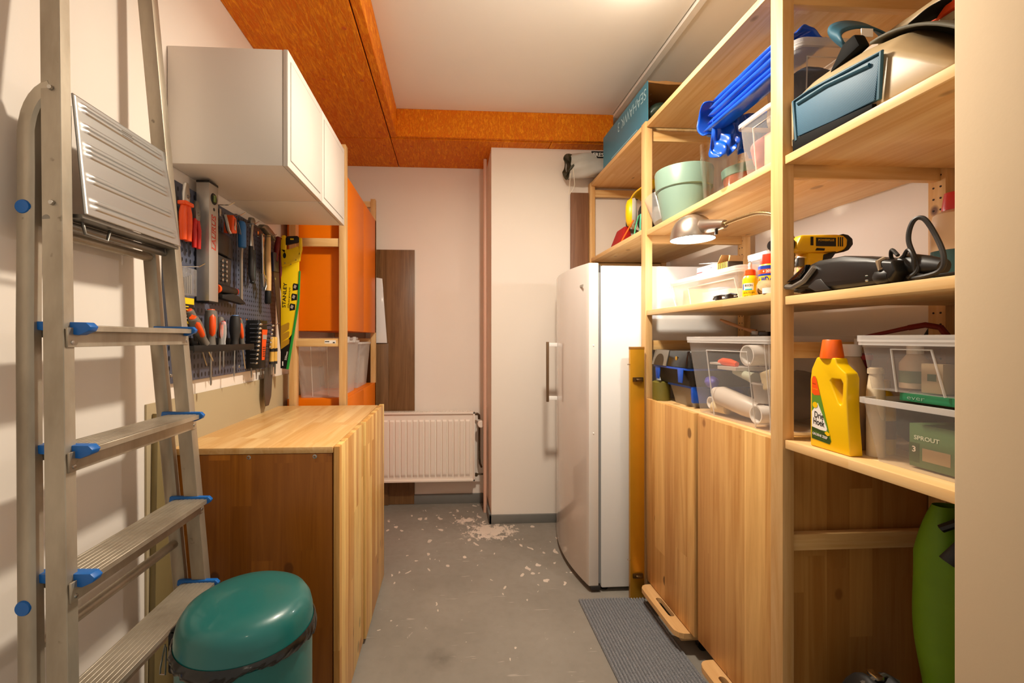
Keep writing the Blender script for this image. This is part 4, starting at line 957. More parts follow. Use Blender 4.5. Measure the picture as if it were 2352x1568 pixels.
# stuff sack hanging over the far end
T = Thing('stuff_sack', 'light grey drawstring sack with dark lining lying at the far end of the top shelf', 'bag', (.86, 2.68, 2.187))
def sack(u, v):
    q = 2*math.pi*v; t = u; r = .075*(1+.12*math.sin(3*q+4*t)+.06*math.sin(7*q+t*9)); r *= .95-.05*math.cos(t*9)
    return (.735+.26*t, 2.685+r*math.cos(q)*.95, 2.265+r*math.sin(q)*1.0)
T.part('fabric', M().grid(sack, 26, 40), plain('pale_grey_nylon', '#b9b5ae', .5, var=.1), smooth=70)
def mouth(u, v):
    q = 2*math.pi*v; r = .074*(1-.6*u)*(1+.15*math.sin(5*q+u*7)+.12*math.sin(3*q))
    return (.722+.06*u+.012*math.sin(q*4), 2.685+r*math.cos(q), 2.265+r*math.sin(q))
T.part('lining', M().grid(mouth, 8, 40), plain('dark_olive_lining', '#3a3826', .45), smooth=70)
T.part('drawcord', M().tube([(.745, 2.612, 2.22), (.748, 2.605, 2.17), (.752, 2.602, 2.12), (.740, 2.604, 2.085), (.728, 2.606, 2.075), (.724, 2.608, 2.06)], .0018, 6).tube([(.735, 2.63, 2.20), (.722, 2.61, 2.12), (.716, 2.607, 2.06)], .0016, 6), plain('cream_cord', '#d9cfbc', .7), smooth=True)
lb = T.part('woven_tag', M().box(.868, .985, 2.640, 2.643, 2.300, 2.343), BLACK)
T.text('FRESH', PAPER, (.923, 2.6394, 2.321), (1, 0, 0), (0, 0, 1), .088, .024, parent=lb, bold=.012)

# ---------------------------------------------------------------- far bay, middle shelf
T = Thing('ear_defenders', 'yellow ear defenders with a wire headband on the far middle shelf', 'ear defenders', (.97, 2.27, 1.70))
T.part('ear_cup', M().lathe([(.0, -.028), (.035, -.026), (.055, -.018), (.062, -.004), (.062, .008), (.0, .010)], (.955, 2.26, 1.853), 32, ax='x', cap=False).xf(Matrix.Translation((.955, 2.26, 1.853)) @ Matrix.Diagonal((1, .82, 1.2, 1)) @ Matrix.Rotation(R(-20), 4, 'Z') @ Matrix.Translation((-.955, -2.26, -1.853))), YEL, smooth=60)
T.part('cushion', M().lathe([(.05, .0), (.066, .006), (.068, .02), (.055, .03), (.0, .03)], (.958, 2.265, 1.85), 32, ax='x', cap=False).xf(Matrix.Translation((.958, 2.265, 1.85)) @ Matrix.Diagonal((1, .86, 1.22, 1)) @ Matrix.Rotation(R(-20), 4, 'Z') @ Matrix.Translation((-.958, -2.265, -1.85))), plain('pale_grey_cushion', '#b8b2a6', .5), smooth=60)
T.part('headband', M().tube([(.97, 2.33, 1.78), (.985, 2.37, 1.84), (1.0, 2.36, 1.93), (1.02, 2.29, 1.965), (1.04, 2.2, 1.95), (1.05, 2.16, 1.88), (1.05, 2.17, 1.72)], .006, 8, flat=2), DARK, smooth=True)
T.part('yellow_pad', M().grid(lambda u, v: (.96+.07*v, 2.29-.20*u, 1.925+.035*u+.018*math.sin(v*3.1)+.01*math.sin(u*5)), 12, 6), YEL, smooth=60, solid=.008)
single('red_pouch', 'small dark red pouch leaning at the left end of the far middle shelf', 'pouch', M().loft([[(.905, 2.43, 1.701), (.99, 2.44, 1.701), (.99, 2.30, 1.701), (.915, 2.29, 1.701)], [(.925, 2.38, 1.785), (.96, 2.39, 1.785), (.96, 2.29, 1.79), (.93, 2.28, 1.79)]]), plain('dark_red_fabric', '#a30c0c', .6), bevel=.008)
lump('harness_bag', 'black harness bag behind the ear defenders', 'bag', (1.04, 2.15, 1.80), (.085, .10, .10), RUBBER, seed=5, amp=.15)
single('cord', 'orange cord trailing down beside the ear defenders', 'cord', M().tube([(.945, 2.20, 1.80), (.93, 2.22, 1.765), (.92, 2.26, 1.73), (.912, 2.28, 1.704)], .004, 6), plain('orange_cord', '#e8711a', .6), smooth=True)
single('cord', 'mint green looped cord hanging from the black harness bag', 'cord', M().tube([(.93, 2.16, 1.705), (.935, 2.155, 1.75), (.94, 2.13, 1.80), (.945, 2.115, 1.806), (.94, 2.11, 1.76), (.935, 2.10, 1.705)], .0035, 6), plain('mint_cord', '#58c79b', .6), smooth=True)
lump('grey_cloth', 'grey crumpled cloth between the red pouch and the ear defenders', 'cloth', (.99, 2.345, 1.745), (.05, .05, .043), plain('grey_cloth', '#8a8378', .8), seed=9, amp=.2)

# ---------------------------------------------------------------- middle bay, upper shelf
zb = 1.685
T = Thing('plant_pot', 'sage green round plant pot with a wide rim band on the upper shelf', 'pot', (.988, 1.795, zb))
T.part('pot', M().lathe([(.0, 0), (.078, 0), (.083, .004), (.104, .125), (.104, .13), (.098, .125), (.0, .02)], T.loc, 44, cap=False), SAGE, smooth=40)
T.part('rim_band', M().lathe([(.104, .128), (.111, .131), (.1145, .205), (.112, .212), (.106, .207), (.101, .128)], T.loc, 44, cap=False), SAGE, smooth=40)
m = M().lathe([(.0, 0), (.035, 0), (.055, .13), (.057, .13), (.037, -.001), (.0, -.002)], (0, 0, 0), 32, cap=False)
m.xf(Matrix.Translation((.938, 1.897, zb+.03)) @ Matrix.Rotation(R(-22), 4, 'X'))
lo = min(p[2] for p in m.v); m.v = [(p[0], p[1]-.035, p[2]-lo+zb+.0005) for p in m.v]
m.v = [(p[0], p[1]+.012, p[2]) for p in m.v]
single('clear_bowl', 'clear plastic pot leaning tilted against the sage green pot', 'bowl', m, CLEAR, smooth=60)
T = Thing('air_pump', 'small black gadget with a round nozzle behind the tilted clear pot', 'pump', (1.055, 1.93, zb))
T.part('body', M().box(1.0, 1.11, 1.905, 1.945, zb, zb+.075).prism([(1.912, zb+.075), (1.945, zb+.075), (1.94, zb+.115)], 'x', 1.02, 1.09), BLACK, bevel=.008)
T.part('nozzle', M().lathe([(.006, -.016), (.011, -.016), (.012, 0), (.006, 0)], (1.0, 1.925, zb+.036), 16, ax='x'), DSTEEL, smooth=40); T.part('lever', M().tube([(1.0, 1.91, zb+.06), (.994, 1.922, zb+.055), (1.0, 1.94, zb+.06)], .004, 6), DSTEEL, smooth=True)
T = Thing('glass_vase', 'tall clear glass vase standing in front of the terracotta pot', 'vase', (.985, 1.525, zb))
T.part('wall', M().lathe([(.0, .006), (.052, .006), (.058, .02), (.073, .205), (.0755, .21), (.0755, .205), (.061, .012), (.056, 0), (.0, 0)], T.loc, 40, cap=False), GLASS, smooth=50)
T = Thing('terracotta_pot', 'terracotta pot with a green glazed rim seen through the glass vase', 'pot', (1.135, 1.60, zb))
T.part('pot', M().lathe([(.0, 0), (.066, 0), (.084, .118), (.0, .118)], T.loc, 32, cap=False), TERRA, smooth=40)
T.part('rim', M().lathe([(.084, .118), (.088, .12), (.091, .15), (.085, .15), (.080, .118)], T.loc, 32, cap=False), SAGE, smooth=40)
single('black_jar', 'shiny dark jar behind the glass vase', 'jar', M().lathe([(.0, 0), (.05, 0), (.055, .01), (.055, .13), (.045, .16), (.04, .165), (.0, .165)], (1.26, 1.68, zb), 28), plain('dark_glaze', '#2b2622', .12), smooth=40)

# clear boxes by the near post, tarp over them
clear_box('clear plastic box on the upper shelf just left of the near post, under the tarp', .912, 1.20, 1.178, 1.335, zb+.001, 1.86, .014, frames=(('-x', .42, .98, .0, .8),))
lump('pink_bundle', 'pinkish red bundle inside the clear box left of the near post', 'bundle', (1.01, 1.295, 1.76), (.075, .022, .065), plain('faded_red_cloth', '#b0605c', .7), seed=4)
single('cardboard_piece', 'pale cardboard carton inside the clear box left of the near post', 'carton', M().box(.945, 1.12, 1.195, 1.262, zb+.006, 1.80), plain('pale_card', '#c9a986', .7), bevel=.002)
clear_box('large clear lidded box stacked beside the near post behind the beige cool bag', .985, 1.185, 1.18, 1.33, 1.873, 2.03, .012, lid=True, frames=(('-y', .12, .93, .1, .75),))
lump('dark_clothes', 'dark folded clothes inside the large clear lidded box', 'clothes', (1.085, 1.255, 1.945), (.075, .055, .055), plain('dark_blue_cloth', '#3a4256', .8), seed=8, amp=.12)
TARP = plain('blue_tarpaulin', '#0f4fc4', .22, spec=.6, var=.12)
T = Thing('tarpaulin', 'shiny bright blue folded tarpaulin laid along the box fronts, end hanging over the vase', 'tarp', (.93, 1.35, 1.86))
def slab(k):
    # one fold: a flattened loop running along the shelf
    zc = 1.925+.021*k; xc = .929+.005*math.sin(k*2.1); hw = .031-.002*(k % 3); y0, y1 = 1.172, 1.50-.012*k
    def f(u, v):
        q = 2*math.pi*v; y = y1+(y0-y1)*u
        w = .0014*math.sin(u*9+k*2+q)+.0006*math.sin(u*23+k)
        e = min(1, .35+u*7)
        return (xc+hw*math.cos(q)+w, y, zc+(.0125*math.sin(q))*e+w*.8+.02*u*.4)
    return f
for k in range(5): T.part('fold', M().grid(slab(k), 60, 16), TARP, smooth=70)
def loop(u, v):
    a = R(-90+180*u); y = 1.495+.045*math.cos(a); z = 1.968+.058*math.sin(a)
    return (.899+.058*v+.002*math.sin(u*12+v*4), y, z+.004*math.sin(v*5+u*6))
T.part('end_loop', M().grid(loop, 20, 8), TARP, smooth=70, solid=.004)
def flap(u, v):
    k = .012*math.sin(v*9+u*3)+.007*math.sin(v*23+u*8+1)+.004*math.sin(v*47-u*11)
    x = .905+.175*v; y = 1.452+k*(.4+u)-.025*v+.012*u*math.sin(v*6+2)
    return (x, y, 1.945-(.122+.014*math.sin(v*11)+.006*math.sin(v*29))*u+.02*v*(1-u))
T.part('hanging_flap', M().grid(flap, 40, 80), TARP, smooth=70, solid=.002)
def onbox(u, v):
    x = .965+.13*u; y = 1.19+.13*v
    return (x, y, 2.046+.040*math.exp(-((u-.42)/.28)**2)*(1-.5*v)+.003*math.sin(u*23+v*9))
T = Thing('tarpaulin', 'crumpled blue sheet lying on top of the large clear lidded box', 'tarp', (1.03, 1.25, 2.04))
T.part('sheet', M().grid(onbox, 26, 14), TARP, smooth=70, solid=.004)

# ---------------------------------------------------------------- near bay, upper shelf: cool bag and straps
WEBB = plain('black_webbing', '#0a0a09', .8, spec=.15); CREAM = plain('cream_nylon', '#a8926f', .45, var=.1); OLIVE = plain('olive_fabric', '#4b4637', .7); TEALF = plain('teal_fabric', '#23566b', .6, var=.1)
zs_ = 1.681
T = Thing('cool_bag', 'cream and blue cool bag with a mesh pocket slumped on the near upper shelf', 'bag', (1.05, .93, zs_))
fr_ = [(1.100, zs_), (1.108, 1.75), (1.112, 1.822), (1.05, 1.822), (.95, 1.812), (.865, 1.797), (.80, 1.745), (.748, 1.700), (.735, zs_)]
def ringx(x, dz, sh): return [(x, y+sh*(1 if y < .9 else -.2), z+dz*max(0, (z-zs_)/.14)) for y, z in fr_]
T.part('body', M().loft([ringx(.915, 0, 0), ringx(.96, .045, 0), ringx(1.04, .085, .02), ringx(1.09, .08, .03), ringx(1.112, .03, .03)]), CREAM, bevel=.012, smooth=70)
def sheetx(poly, x0, x1): return M().prism(poly, 'x', x0, x1)
MESH = stripes('blue_mesh', '#24465c', '#44708a', 'y', .0026, .6, .5, (R(25), 0, 0))
pk = T.part('mesh_pocket', sheetx([(1.090, 1.717), (1.098, 1.818), (1.06, 1.817), (.95, 1.804), (.868, 1.793), (.882, 1.698), (.98, 1.705)], .906, .916), MESH, bevel=.003)
T.part('piping', M().tube([(.907, 1.092, 1.708), (.905, 1.100, 1.815), (.905, 1.05, 1.815), (.905, .95, 1.803), (.905, .865, 1.792), (.907, .872, 1.695)], .0045, 8), TEALF, pk, smooth=True)
T.part('pocket_band', M().tube([(.9055, 1.085, 1.800), (.905, 1.0, 1.797), (.905, .89, 1.778)], .004, 8, flat=1.8), TEALF, pk, smooth=True)
T.part('base_band', sheetx([(1.103, zs_+.001), (1.105, 1.716), (.98, 1.704), (.885, 1.694), (.885, zs_+.001)], .9045, .916), WEBB, bevel=.002)
T.part('corner_band', sheetx([(1.114, zs_+.02), (1.116, 1.82), (1.108, 1.825), (1.106, zs_+.02)], .91, .93), CREAM, bevel=.003)
def strap(pts, wv, n=1): return M().grid(lambda u, v: tuple(Vector(cr(pts, u))+Vector(wv)*(v-.5)), 40, 2)
def cr(P, u):
    n = len(P)-1; s = min(u*n, n-1e-6); i = int(s); t = s-i
    a, b = Vector(P[i]), Vector(P[i+1]); p, q = Vector(P[max(0, i-1)]), Vector(P[min(n, i+2)])
    return .5*((2*a)+(b-p)*t+(2*p-5*a+4*b-q)*t*t+(3*a-p-3*b+q)*t**3)
T.part('shoulder_strap', strap([(1.02, .93, 1.872), (1.04, .93, 1.89), (1.085, .93, 1.925), (1.15, .92, 1.955), (1.21, .90, 1.97)], (.012, .03, -.022)), WEBB, smooth=60, solid=.004)
T.part('strap_tip', strap([(1.075, .86, 1.94), (1.06, .84, 1.90), (1.04, .82, 1.86), (1.035, .81, 1.845)], (.016, .002, .004)), plain('grey_webbing', '#9a948c', .7), smooth=60, solid=.002)
T.part('corner_patch', sheetx([(1.04, 1.85), (1.0, 1.90), (.97, 1.905), (.955, 1.868)], .945, .975), WEBB, bevel=.006)
T.part('dark_flap', M().grid(lambda u, v: (.955+.155*u, .94-.2*v, 1.862+.012*math.sin(u*4)-.115*v*v-.02*u), 16, 10), OLIVE, smooth=60, solid=.006)
T = Thing('foam_mat', 'teal foam strip bent into a loop above the cool bag', 'mat', (1.03, 1.03, 1.93))
T.part('strip', M().grid(lambda u, v: tuple(Vector(cr([(1.06, 1.06, 1.905), (1.0, 1.04, 1.915), (.962, 1.03, 1.935), (.975, 1.04, 1.965), (1.03, 1.05, 1.985), (1.09, 1.05, 1.975), (1.15, 1.06, 1.94)], u))+Vector((.012, .05, .052))*(v-.35)), 44, 4), TEALF, smooth=60, solid=.005)
T.part('care_label', M().box(1.0, 1.03, 1.005, 1.007, 1.925, 1.945), PAPER)
T = Thing('folded_tent', 'folded cream fabric with an orange edge band behind the cool bag strap', 'fabric', (1.24, .98, 1.86))
T.part('layer', M().box(1.12, 1.36, .90, 1.09, 1.945, 1.985), CREAM, bevel=.018, smooth=60); T.part('edge_band', M().box(1.118, 1.36, .896, 1.09, 1.925, 1.944), plain('orange_band', '#e24a12', .5), bevel=.004)
T.part('layer', M().box(1.12, 1.36, .902, 1.09, 1.90, 1.925), CREAM, bevel=.01); T.part('layer', M().box(1.12, 1.36, .90, 1.09, zs_+.0005, 1.90), OLIVE, bevel=.02, smooth=60)
# ---------------------------------------------------------------- lit shelf under the lamp
zl = 1.3175
T = clear_box('milky clear lidded box of small parts on the shelf under the lamp', .965, 1.24, 1.40, 1.86, zl, 1.425, .016, mat=CLEARW, lid=True, frames=(('-x', .28, .98, .0, .72), ('-x', .0, .02, .0, .9)))
single('parts_carton', 'white printed carton seen through the milky box under the lamp', 'carton', M().box(.99, 1.05, 1.50, 1.66, zl+.004, zl+.05), PAPER, bevel=.001)
single('parts_pack', 'pale blue pack lying on the white carton inside the milky box', 'pack', M().box(.995, 1.04, 1.56, 1.63, zl+.0505, zl+.062), plain('pale_blue_pack', '#7e93b8', .5), bevel=.002)
single('parts_carton', 'beige carton standing at the far end inside the milky box', 'carton', M().box(1.0, 1.1, 1.74, 1.82, zl+.004, zl+.075), plain('beige_card', '#cdb590', .6), bevel=.001)
zt = 1.4352
T = Thing('carton', 'small white printed carton on the milky box lid, leftmost of the row', 'carton', (1.08, 1.74, zt), 'small cartons on the milky box')
T.part('box', M().box(1.05, 1.11, 1.68, 1.80, zt, zt+.052), PAPER, bevel=.001)
T.part('grey_end', M().box(1.0495, 1.05, 1.758, 1.80, zt+.001, zt+.05), plain('grey_print', '#b9bcc0', .5))
T.text('TRIKA', PAPER, (1.0489, 1.779, zt+.040), (0, -1, 0), (0, 0, 1), .034, .009); T.part('red_line', M().box(1.0488, 1.0494, 1.76, 1.798, zt+.028, zt+.031), RED)
T.part('print_line', M().box(1.0494, 1.05, 1.70, 1.745, zt+.040, zt+.0415).box(1.0494, 1.05, 1.685, 1.705, zt+.036, zt+.040).box(1.0494, 1.05, 1.695, 1.70, zt+.02, zt+.032).box(1.0494, 1.05, 1.73, 1.75, zt+.008, zt+.014), plain('grey_ink', '#6d6a75', .6))
T.part('lid_flap', M().box(1.052, 1.108, 1.685, 1.79, zt+.056, zt+.0575).xf(Matrix.Translation((1.08, 1.69, zt+.055)) @ Matrix.Rotation(R(7), 4, 'X') @ Matrix.Translation((-1.08, -1.69, -zt-.055))), PAPER)
T = Thing('carton', 'small opened carton with black and yellow stripes on the milky box lid', 'carton', (1.08, 1.61, zt), 'small cartons on the milky box')
T.part('box', M().box(1.055, 1.115, 1.60, 1.668, zt, zt+.048), stripes('yellow_black_print', '#e8a21c', '#2c1d0c', 'y', .011, .5, .6), bevel=.001)
T.part('orange_end', M().box(1.0545, 1.055, 1.62, 1.668, zt, zt+.007), ORPL)
T.part('lid_flap', M().prism([(1.668, zt+.047), (1.640, zt+.078), (1.643, zt+.079), (1.6695, zt+.048)], 'x', 1.056, 1.10).prism([(1.60, zt+.048), (1.59, zt+.068), (1.60, zt+.070), (1.602, zt+.048)], 'x', 1.058, 1.112), KRAFT)
clear_box('small clear lidded tub on the milky box lid beside the striped carton', 1.09, 1.20, 1.425, 1.535, zt, zt+.045, .008, lid=True, r=.012)
# glue, spray can, twine, glasses
T = Thing('glue_bottle', 'small yellow glue bottle with an orange cap and white nozzle on the lit shelf', 'bottle', (.955, 1.338, zl))
T.part('body', M().lathe([(.0, 0), (.020, 0), (.021, .003), (.021, .058), (.018, .068), (.014, .072), (.0, .072)], T.loc, 28, cap=False), YEL, smooth=40)
T.part('cap', M().lathe([(.0145, .071), (.016, .073), (.015, .088), (.008, .092), (.0, .092)], T.loc, 24, cap=False), ORPL, smooth=40)
T.part('nozzle', M().lathe([(.006, .091), (.0045, .10), (.006, .104), (.004, .113), (.0, .114)], T.loc, 14, cap=False), WHITE, smooth=40)
def wrap(T, name, c, r, a0, a1, z0, z1, mat, n=10):
    m = M().grid(lambda u, v: (c[0]+r*math.cos(R(a0+(a1-a0)*u)), c[1]+r*math.sin(R(a0+(a1-a0)*u)), z0+(z1-z0)*v), n, 1)
    return T.part(name, m, mat, smooth=True)
NAVY = plain('label_blue', '#1b3fae', .4); CYAN = plain('label_cyan', '#22b6c9', .4)
wrap(T, 'label', T.loc, .0213, 180, 262, zl+.024, zl+.046, PAPER); wrap(T, 'label_band', T.loc, .0215, 196, 250, zl+.024, zl+.028, CYAN); wrap(T, 'label_edge', T.loc, .0215, 168, 182, zl+.026, zl+.044, NAVY)
dv = Vector((-.72, -.69, 0)); rt = Vector((.69, -.72, 0))
def face_text(T, s, c, r, z, w, h, mat, **k):
    # curved lettering: bend flat text around the vertical cylinder
    o = T.text(s, mat, (0, 0, 0), (1, 0, 0), (0, 1, 0), w, h, **k)
    a0 = math.atan2(dv.y, dv.x); off = T.loc
    for v in o.data.vertices:
        x = v.co.x+off[0]; y = v.co.y+off[1]; a = a0+x/r
        v.co = (c[0]+r*math.cos(a)-off[0], c[1]+r*math.sin(a)-off[1], z+y-off[2])
    return o
face_text(T, 'BISON', T.loc, .0218, zl+.039, .022, .007, BLACK, bold=.01); face_text(T, 'HOUTLIJM', T.loc, .0216, zl+.015, .034, .007, BLACK); face_text(T, 'D2 . A', T.loc, .0216, zl+.006, .026, .004, BLACK)
T = Thing('spray_can', 'blue and yellow lubricant spray can with a red cap beside the near post', 'spray can', (1.005, 1.32, zl))
c = T.loc; rr = .0295
T.part('body', M().lathe([(.0, 0), (.0295, 0), (.0295, .098), (.026, .104), (.0, .104)], c, 32, cap=False), YEL, smooth=40)
T.part('cap', M().lathe([(.024, .103), (.0245, .106), (.023, .134), (.0225, .136), (.0, .136)], c, 28, cap=False), plain('red_orange_cap', '#e5380f', .4), smooth=40)
for a, b, mt in ((.088, .099, NAVY), (.074, .088, ORPL), (.0675, .074, NAVY), (.0, .016, NAVY)): T.part('band', M().lathe([(rr+.0003, a), (rr+.0003, b)], c, 32, cap=False), mt, smooth=True)
o = face_text(T, 'WD 40', c, rr+.0008, zl+.0560, .039, .018, NAVY, bold=.03)
face_text(T, '+ 20%', c, rr+.0008, zl+.081, .026, .009, PAPER, bold=.03)
single('white_jar', 'white plastic jar behind the lubricant spray can', 'jar', M().lathe([(.0, 0), (.036, 0), (.037, .004), (.037, .118), (.034, .12), (.036, .122), (.036, .142), (.0, .143)], (1.085, 1.32, zl), 32, cap=False), WHITE, smooth=40)
tx, ty = .942, 1.242
T = Thing('twine_ball', 'ball of natural twine at the shelf edge beside the near post', 'twine', (tx, ty, zl))
def ball(u, v):
    q = 2*math.pi*u; th = math.pi*(.03+.94*v)
    return (tx+.028*math.sin(th)*math.cos(q), ty+.026*math.sin(th)*math.sin(q), zl+.0205+.0197*math.cos(th))
T.part('core', M().grid(ball, 40, 20), plain('twine_shadow', '#7a6040', .9), smooth=70)
m = M()
for k in range(30):
    a = math.pi*k/30; pts = []
    for j in range(24):
        t = 2*math.pi*j/24; p = Vector((math.cos(t)*.0290, math.sin(t)*.028*math.sin(.9), math.sin(t)*.0208))
        p = Matrix.Rotation(a, 3, 'Z') @ p; pts.append((tx+p.x, ty+p.y, zl+.021+max(-.0197, p.z)))
    m.tube(pts, .0012, 4, closed=True)
T.part('strands', m, plain('twine_fibre', '#cdb48a', .9), stuff=True)
single('tape_roll', 'small white tape roll at the foot of the twine ball', 'tape', M().lathe([(.012, 0), (.019, 0), (.019, .016), (.012, .016)], (.915, 1.198, zl), 24).loft([[(.915+.012*math.cos(q), 1.198+.012*math.sin(q), zl) for q in (2*math.pi*i/24 for i in range(24))], [(.915+.012*math.cos(q), 1.198+.012*math.sin(q), zl+.016) for q in (2*math.pi*i/24 for i in range(24))]], cap=False), WHITE, smooth=40)
T = Thing('safety_glasses', 'black folded glasses lying at the front edge of the lit shelf', 'glasses', (.93, 1.42, zl))
T.part('frame', M().tube([(.92, 1.475, zl+.008), (.918, 1.455, zl+.016), (.92, 1.43, zl+.017), (.922, 1.405, zl+.015), (.92, 1.38, zl+.018), (.922, 1.355, zl+.012)], .0035, 8).tube([(.925, 1.47, zl+.005), (.93, 1.42, zl+.005), (.928, 1.36, zl+.006)], .003, 8), RUBBER, smooth=True)
T.part('lens', M().grid(lambda u, v: (.918-.003*math.sin(u*3.1), 1.472-.048*u, zl+.004+.014*v), 8, 3), plain('dark_lens', '#1c1a18', .1), smooth=True); T.part('lens', M().grid(lambda u, v: (.919-.003*math.sin(u*3.1), 1.412-.048*u, zl+.004+.013*v), 8, 3), bpy.data.materials['dark_lens'], smooth=True)

# ---------------------------------------------------------------- near bay, middle shelf
zm = 1.3025
T = Thing('cordless_drill', 'yellow and black cordless drill standing behind the near post', 'drill', (1.03, 1.10, zl))
DY = plain('drill_yellow', '#f0b90a', .4)
def Tm(m): return m.xf(Matrix.Translation((1.035, 1.185, 0)))
bx = [(-.075, 1.447), (-.06, 1.478), (.05, 1.481), (.07, 1.478), (.083, 1.468), (.086, 1.452), (.075, 1.438), (.05, 1.432), (-.04, 1.428), (-.07, 1.432)]
T.part('housing', Tm(M().prism(bx, 'y', -.028, .028)), DY, bevel=.008)
T.part('rear_cap', Tm(M().prism([(.060, 1.482), (.076, 1.479), (.089, 1.468), (.091, 1.452), (.078, 1.436), (.062, 1.430), (.072, 1.45), (.073, 1.466)], 'y', -.030, .030)), BLACK, bevel=.003)
T.part('chuck', Tm(M().tube([(-.075, 0, 1.453), (-.095, 0, 1.453), (-.12, 0, 1.453), (-.13, 0, 1.453)], [.024, .022, .019, .012], 16)), BLACK, smooth=40)
T.part('name_plate', Tm(M().box(-.018, .040, -.0292, -.028, 1.446, 1.470)), BLACK)
T.text('POWERPLUS', DY, (1.046, 1.185-.0296, 1.463), (1, 0, 0), (0, 0, 1), .046, .006, bold=.01)
for k in range(3): T.part('vent', Tm(M().box(.046+.006*k, .049+.006*k, -.0290, -.028, 1.446, 1.472)), BLACK)
T.part('side_recess', Tm(M().prism([(-.034, 1.448), (-.026, 1.448), (-.026, 1.472), (-.034, 1.472)], 'y', -.029, -.028).prism([(-.02, 1.434), (.006, 1.434), (.008, 1.440), (-.016, 1.441)], 'y', -.029, -.028)), BLACK)
T.part('handle', Tm(M().prism([(-.035, 1.43), (.035, 1.43), (.012, 1.36), (.012, 1.34), (-.038, 1.34), (-.036, 1.38)], 'y', -.022, .022)), DY, bevel=.006)
T.part('grip', Tm(M().prism([(.008, 1.425), (.05, 1.434), (.036, 1.415), (.018, 1.40), (.012, 1.35), (.0, 1.35)], 'y', -.024, .024)), BLACK, bevel=.004)
T.part('trigger', Tm(M().box(-.052, -.034, -.010, .010, 1.392, 1.418)), DSTEEL, bevel=.003); T.part('battery', Tm(M().box(-.055, .055, -.034, .034, zl+.0005, 1.342)), BLACK, bevel=.006)
T = Thing('hand_vacuum', 'black wedge-nosed hand vacuum lying along the front edge of the middle shelf', 'vacuum', (.96, .96, zm))
prof = [(1.128, 1.326), (1.126, 1.333), (1.100, 1.350), (1.05, 1.377), (1.028, 1.382), (.96, 1.381), (.90, 1.366), (.845, 1.350), (.838, 1.326), (.85, 1.306), (.93, zm+.002), (1.015, zm+.003), (1.035, 1.318), (1.06, 1.320), (1.10, 1.319)]
T.part('body', M().loft([[(.905, y, z*.7+1.335*.3) for y, z in prof], [(.902, y, z) for y, z in prof] and [(.912, y, z) for y, z in prof], [(.985, y, z) for y, z in prof], [(1.0, y, z*.7+1.335*.3) for y, z in prof]]), plain('vacuum_black', '#0d0c0b', .42), bevel=.004, smooth=50)
T.part('nose_rim', M().tube([(.903, 1.129, 1.329), (.903, 1.10, 1.324), (.903, 1.063, 1.336), (.903, 1.03, 1.366)], .007, 8), plain('vacuum_grey', '#6a645d', .35), smooth=True)
T.part('nose_window', M().prism([(1.118, 1.339), (1.092, 1.356), (1.055, 1.3765), (1.06, 1.358), (1.075, 1.345)], 'x', .8995, .914), plain('smoke_window', '#0c0b0b', .05, coat=1), bevel=.001)
T.part('lower_vent', M().prism([(1.055, 1.319), (1.03, 1.305), (.99, 1.306), (1.015, 1.335), (1.03, 1.335)], 'x', .904, .913), DARK, bevel=.002)
T.part('tail', M().tube([(.955, .86, 1.342), (.955, .82, 1.334), (.955, .79, 1.328)], [.026, .022, .015], 14), BLACK, smooth=50)
CB = plain('cable_black', '#17130f', .5)
T = Thing('power_cord', 'black coiled cord with plug beside the hand vacuum', 'cord', (.95, .82, zm))
def coil(pts, n=14):
    o = []
    for i in range(len(pts)-1):
        for k in range(n): o.append(cr(pts, (i+k/n)/(len(pts)-1)))
    return o+[Vector(pts[-1])]
T.part('cable', M().tube(coil([(.93, .835, 1.312), (.935, .82, 1.33), (.94, .842, 1.39), (.945, .838, 1.428), (.95, .822, 1.430), (.95, .80, 1.39), (.94, .778, 1.345), (.935, .782, 1.318), (.93, .82, 1.310), (.945, .86, 1.312)]), .0045, 8), CB, smooth=True)
T.part('cable', M().tube(coil([(.92, .845, 1.36), (.925, .862, 1.375), (.935, .872, 1.36), (.94, .862, 1.345), (.935, .84, 1.37), (.93, .825, 1.355), (.935, .82, 1.318), (.95, .78, 1.312), (.99, .75, 1.325), (1.02, .76, 1.34)]), .0035, 8), CB, smooth=True)
T.part('plug', M().lathe([(.0, -.016), (.014, -.014), (.017, -.008), (.017, .012), (.010, .022), (.0, .022)], (.918, .868, 1.320), 18, ax='y', cap=False), BLACK, smooth=50)
for z in (1.316, 1.326): T.part('plug_pin', M().cyl((.912, .884, z), (.905, .90, z-.001), .0022, n=8), CHROME)
T.part('cable_loop', M().tube([(.915, .862, 1.34), (.905, .868, 1.335), (.905, .872, 1.352), (.915, .868, 1.358)], .005, 8), plain('beige_sleeve', '#8f7a60', .5), smooth=True)
T = Thing('oil_bottle', 'translucent bottle half full of teal liquid with a red cap on the middle shelf', 'bottle', (1.17, .945, zm))
T.part('upper_body', M().lathe([(.041, .09), (.041, .155), (.036, .175), (.020, .185), (.0, .185)], T.loc, 28, cap=False), plain('milky_bottle', '#dcc3a6', .35), smooth=40)
T.part('lower_body', M().lathe([(.0, 0), (.040, 0), (.041, .004), (.041, .09)], T.loc, 28, cap=False), plain('teal_liquid', '#34565a', .25), smooth=40)
T.part('cap', M().lathe([(.022, .184), (.0225, .19), (.018, .225), (.0, .226)], T.loc, 20, cap=False), plain('red_cap_plastic', '#c8200e', .4), smooth=40)

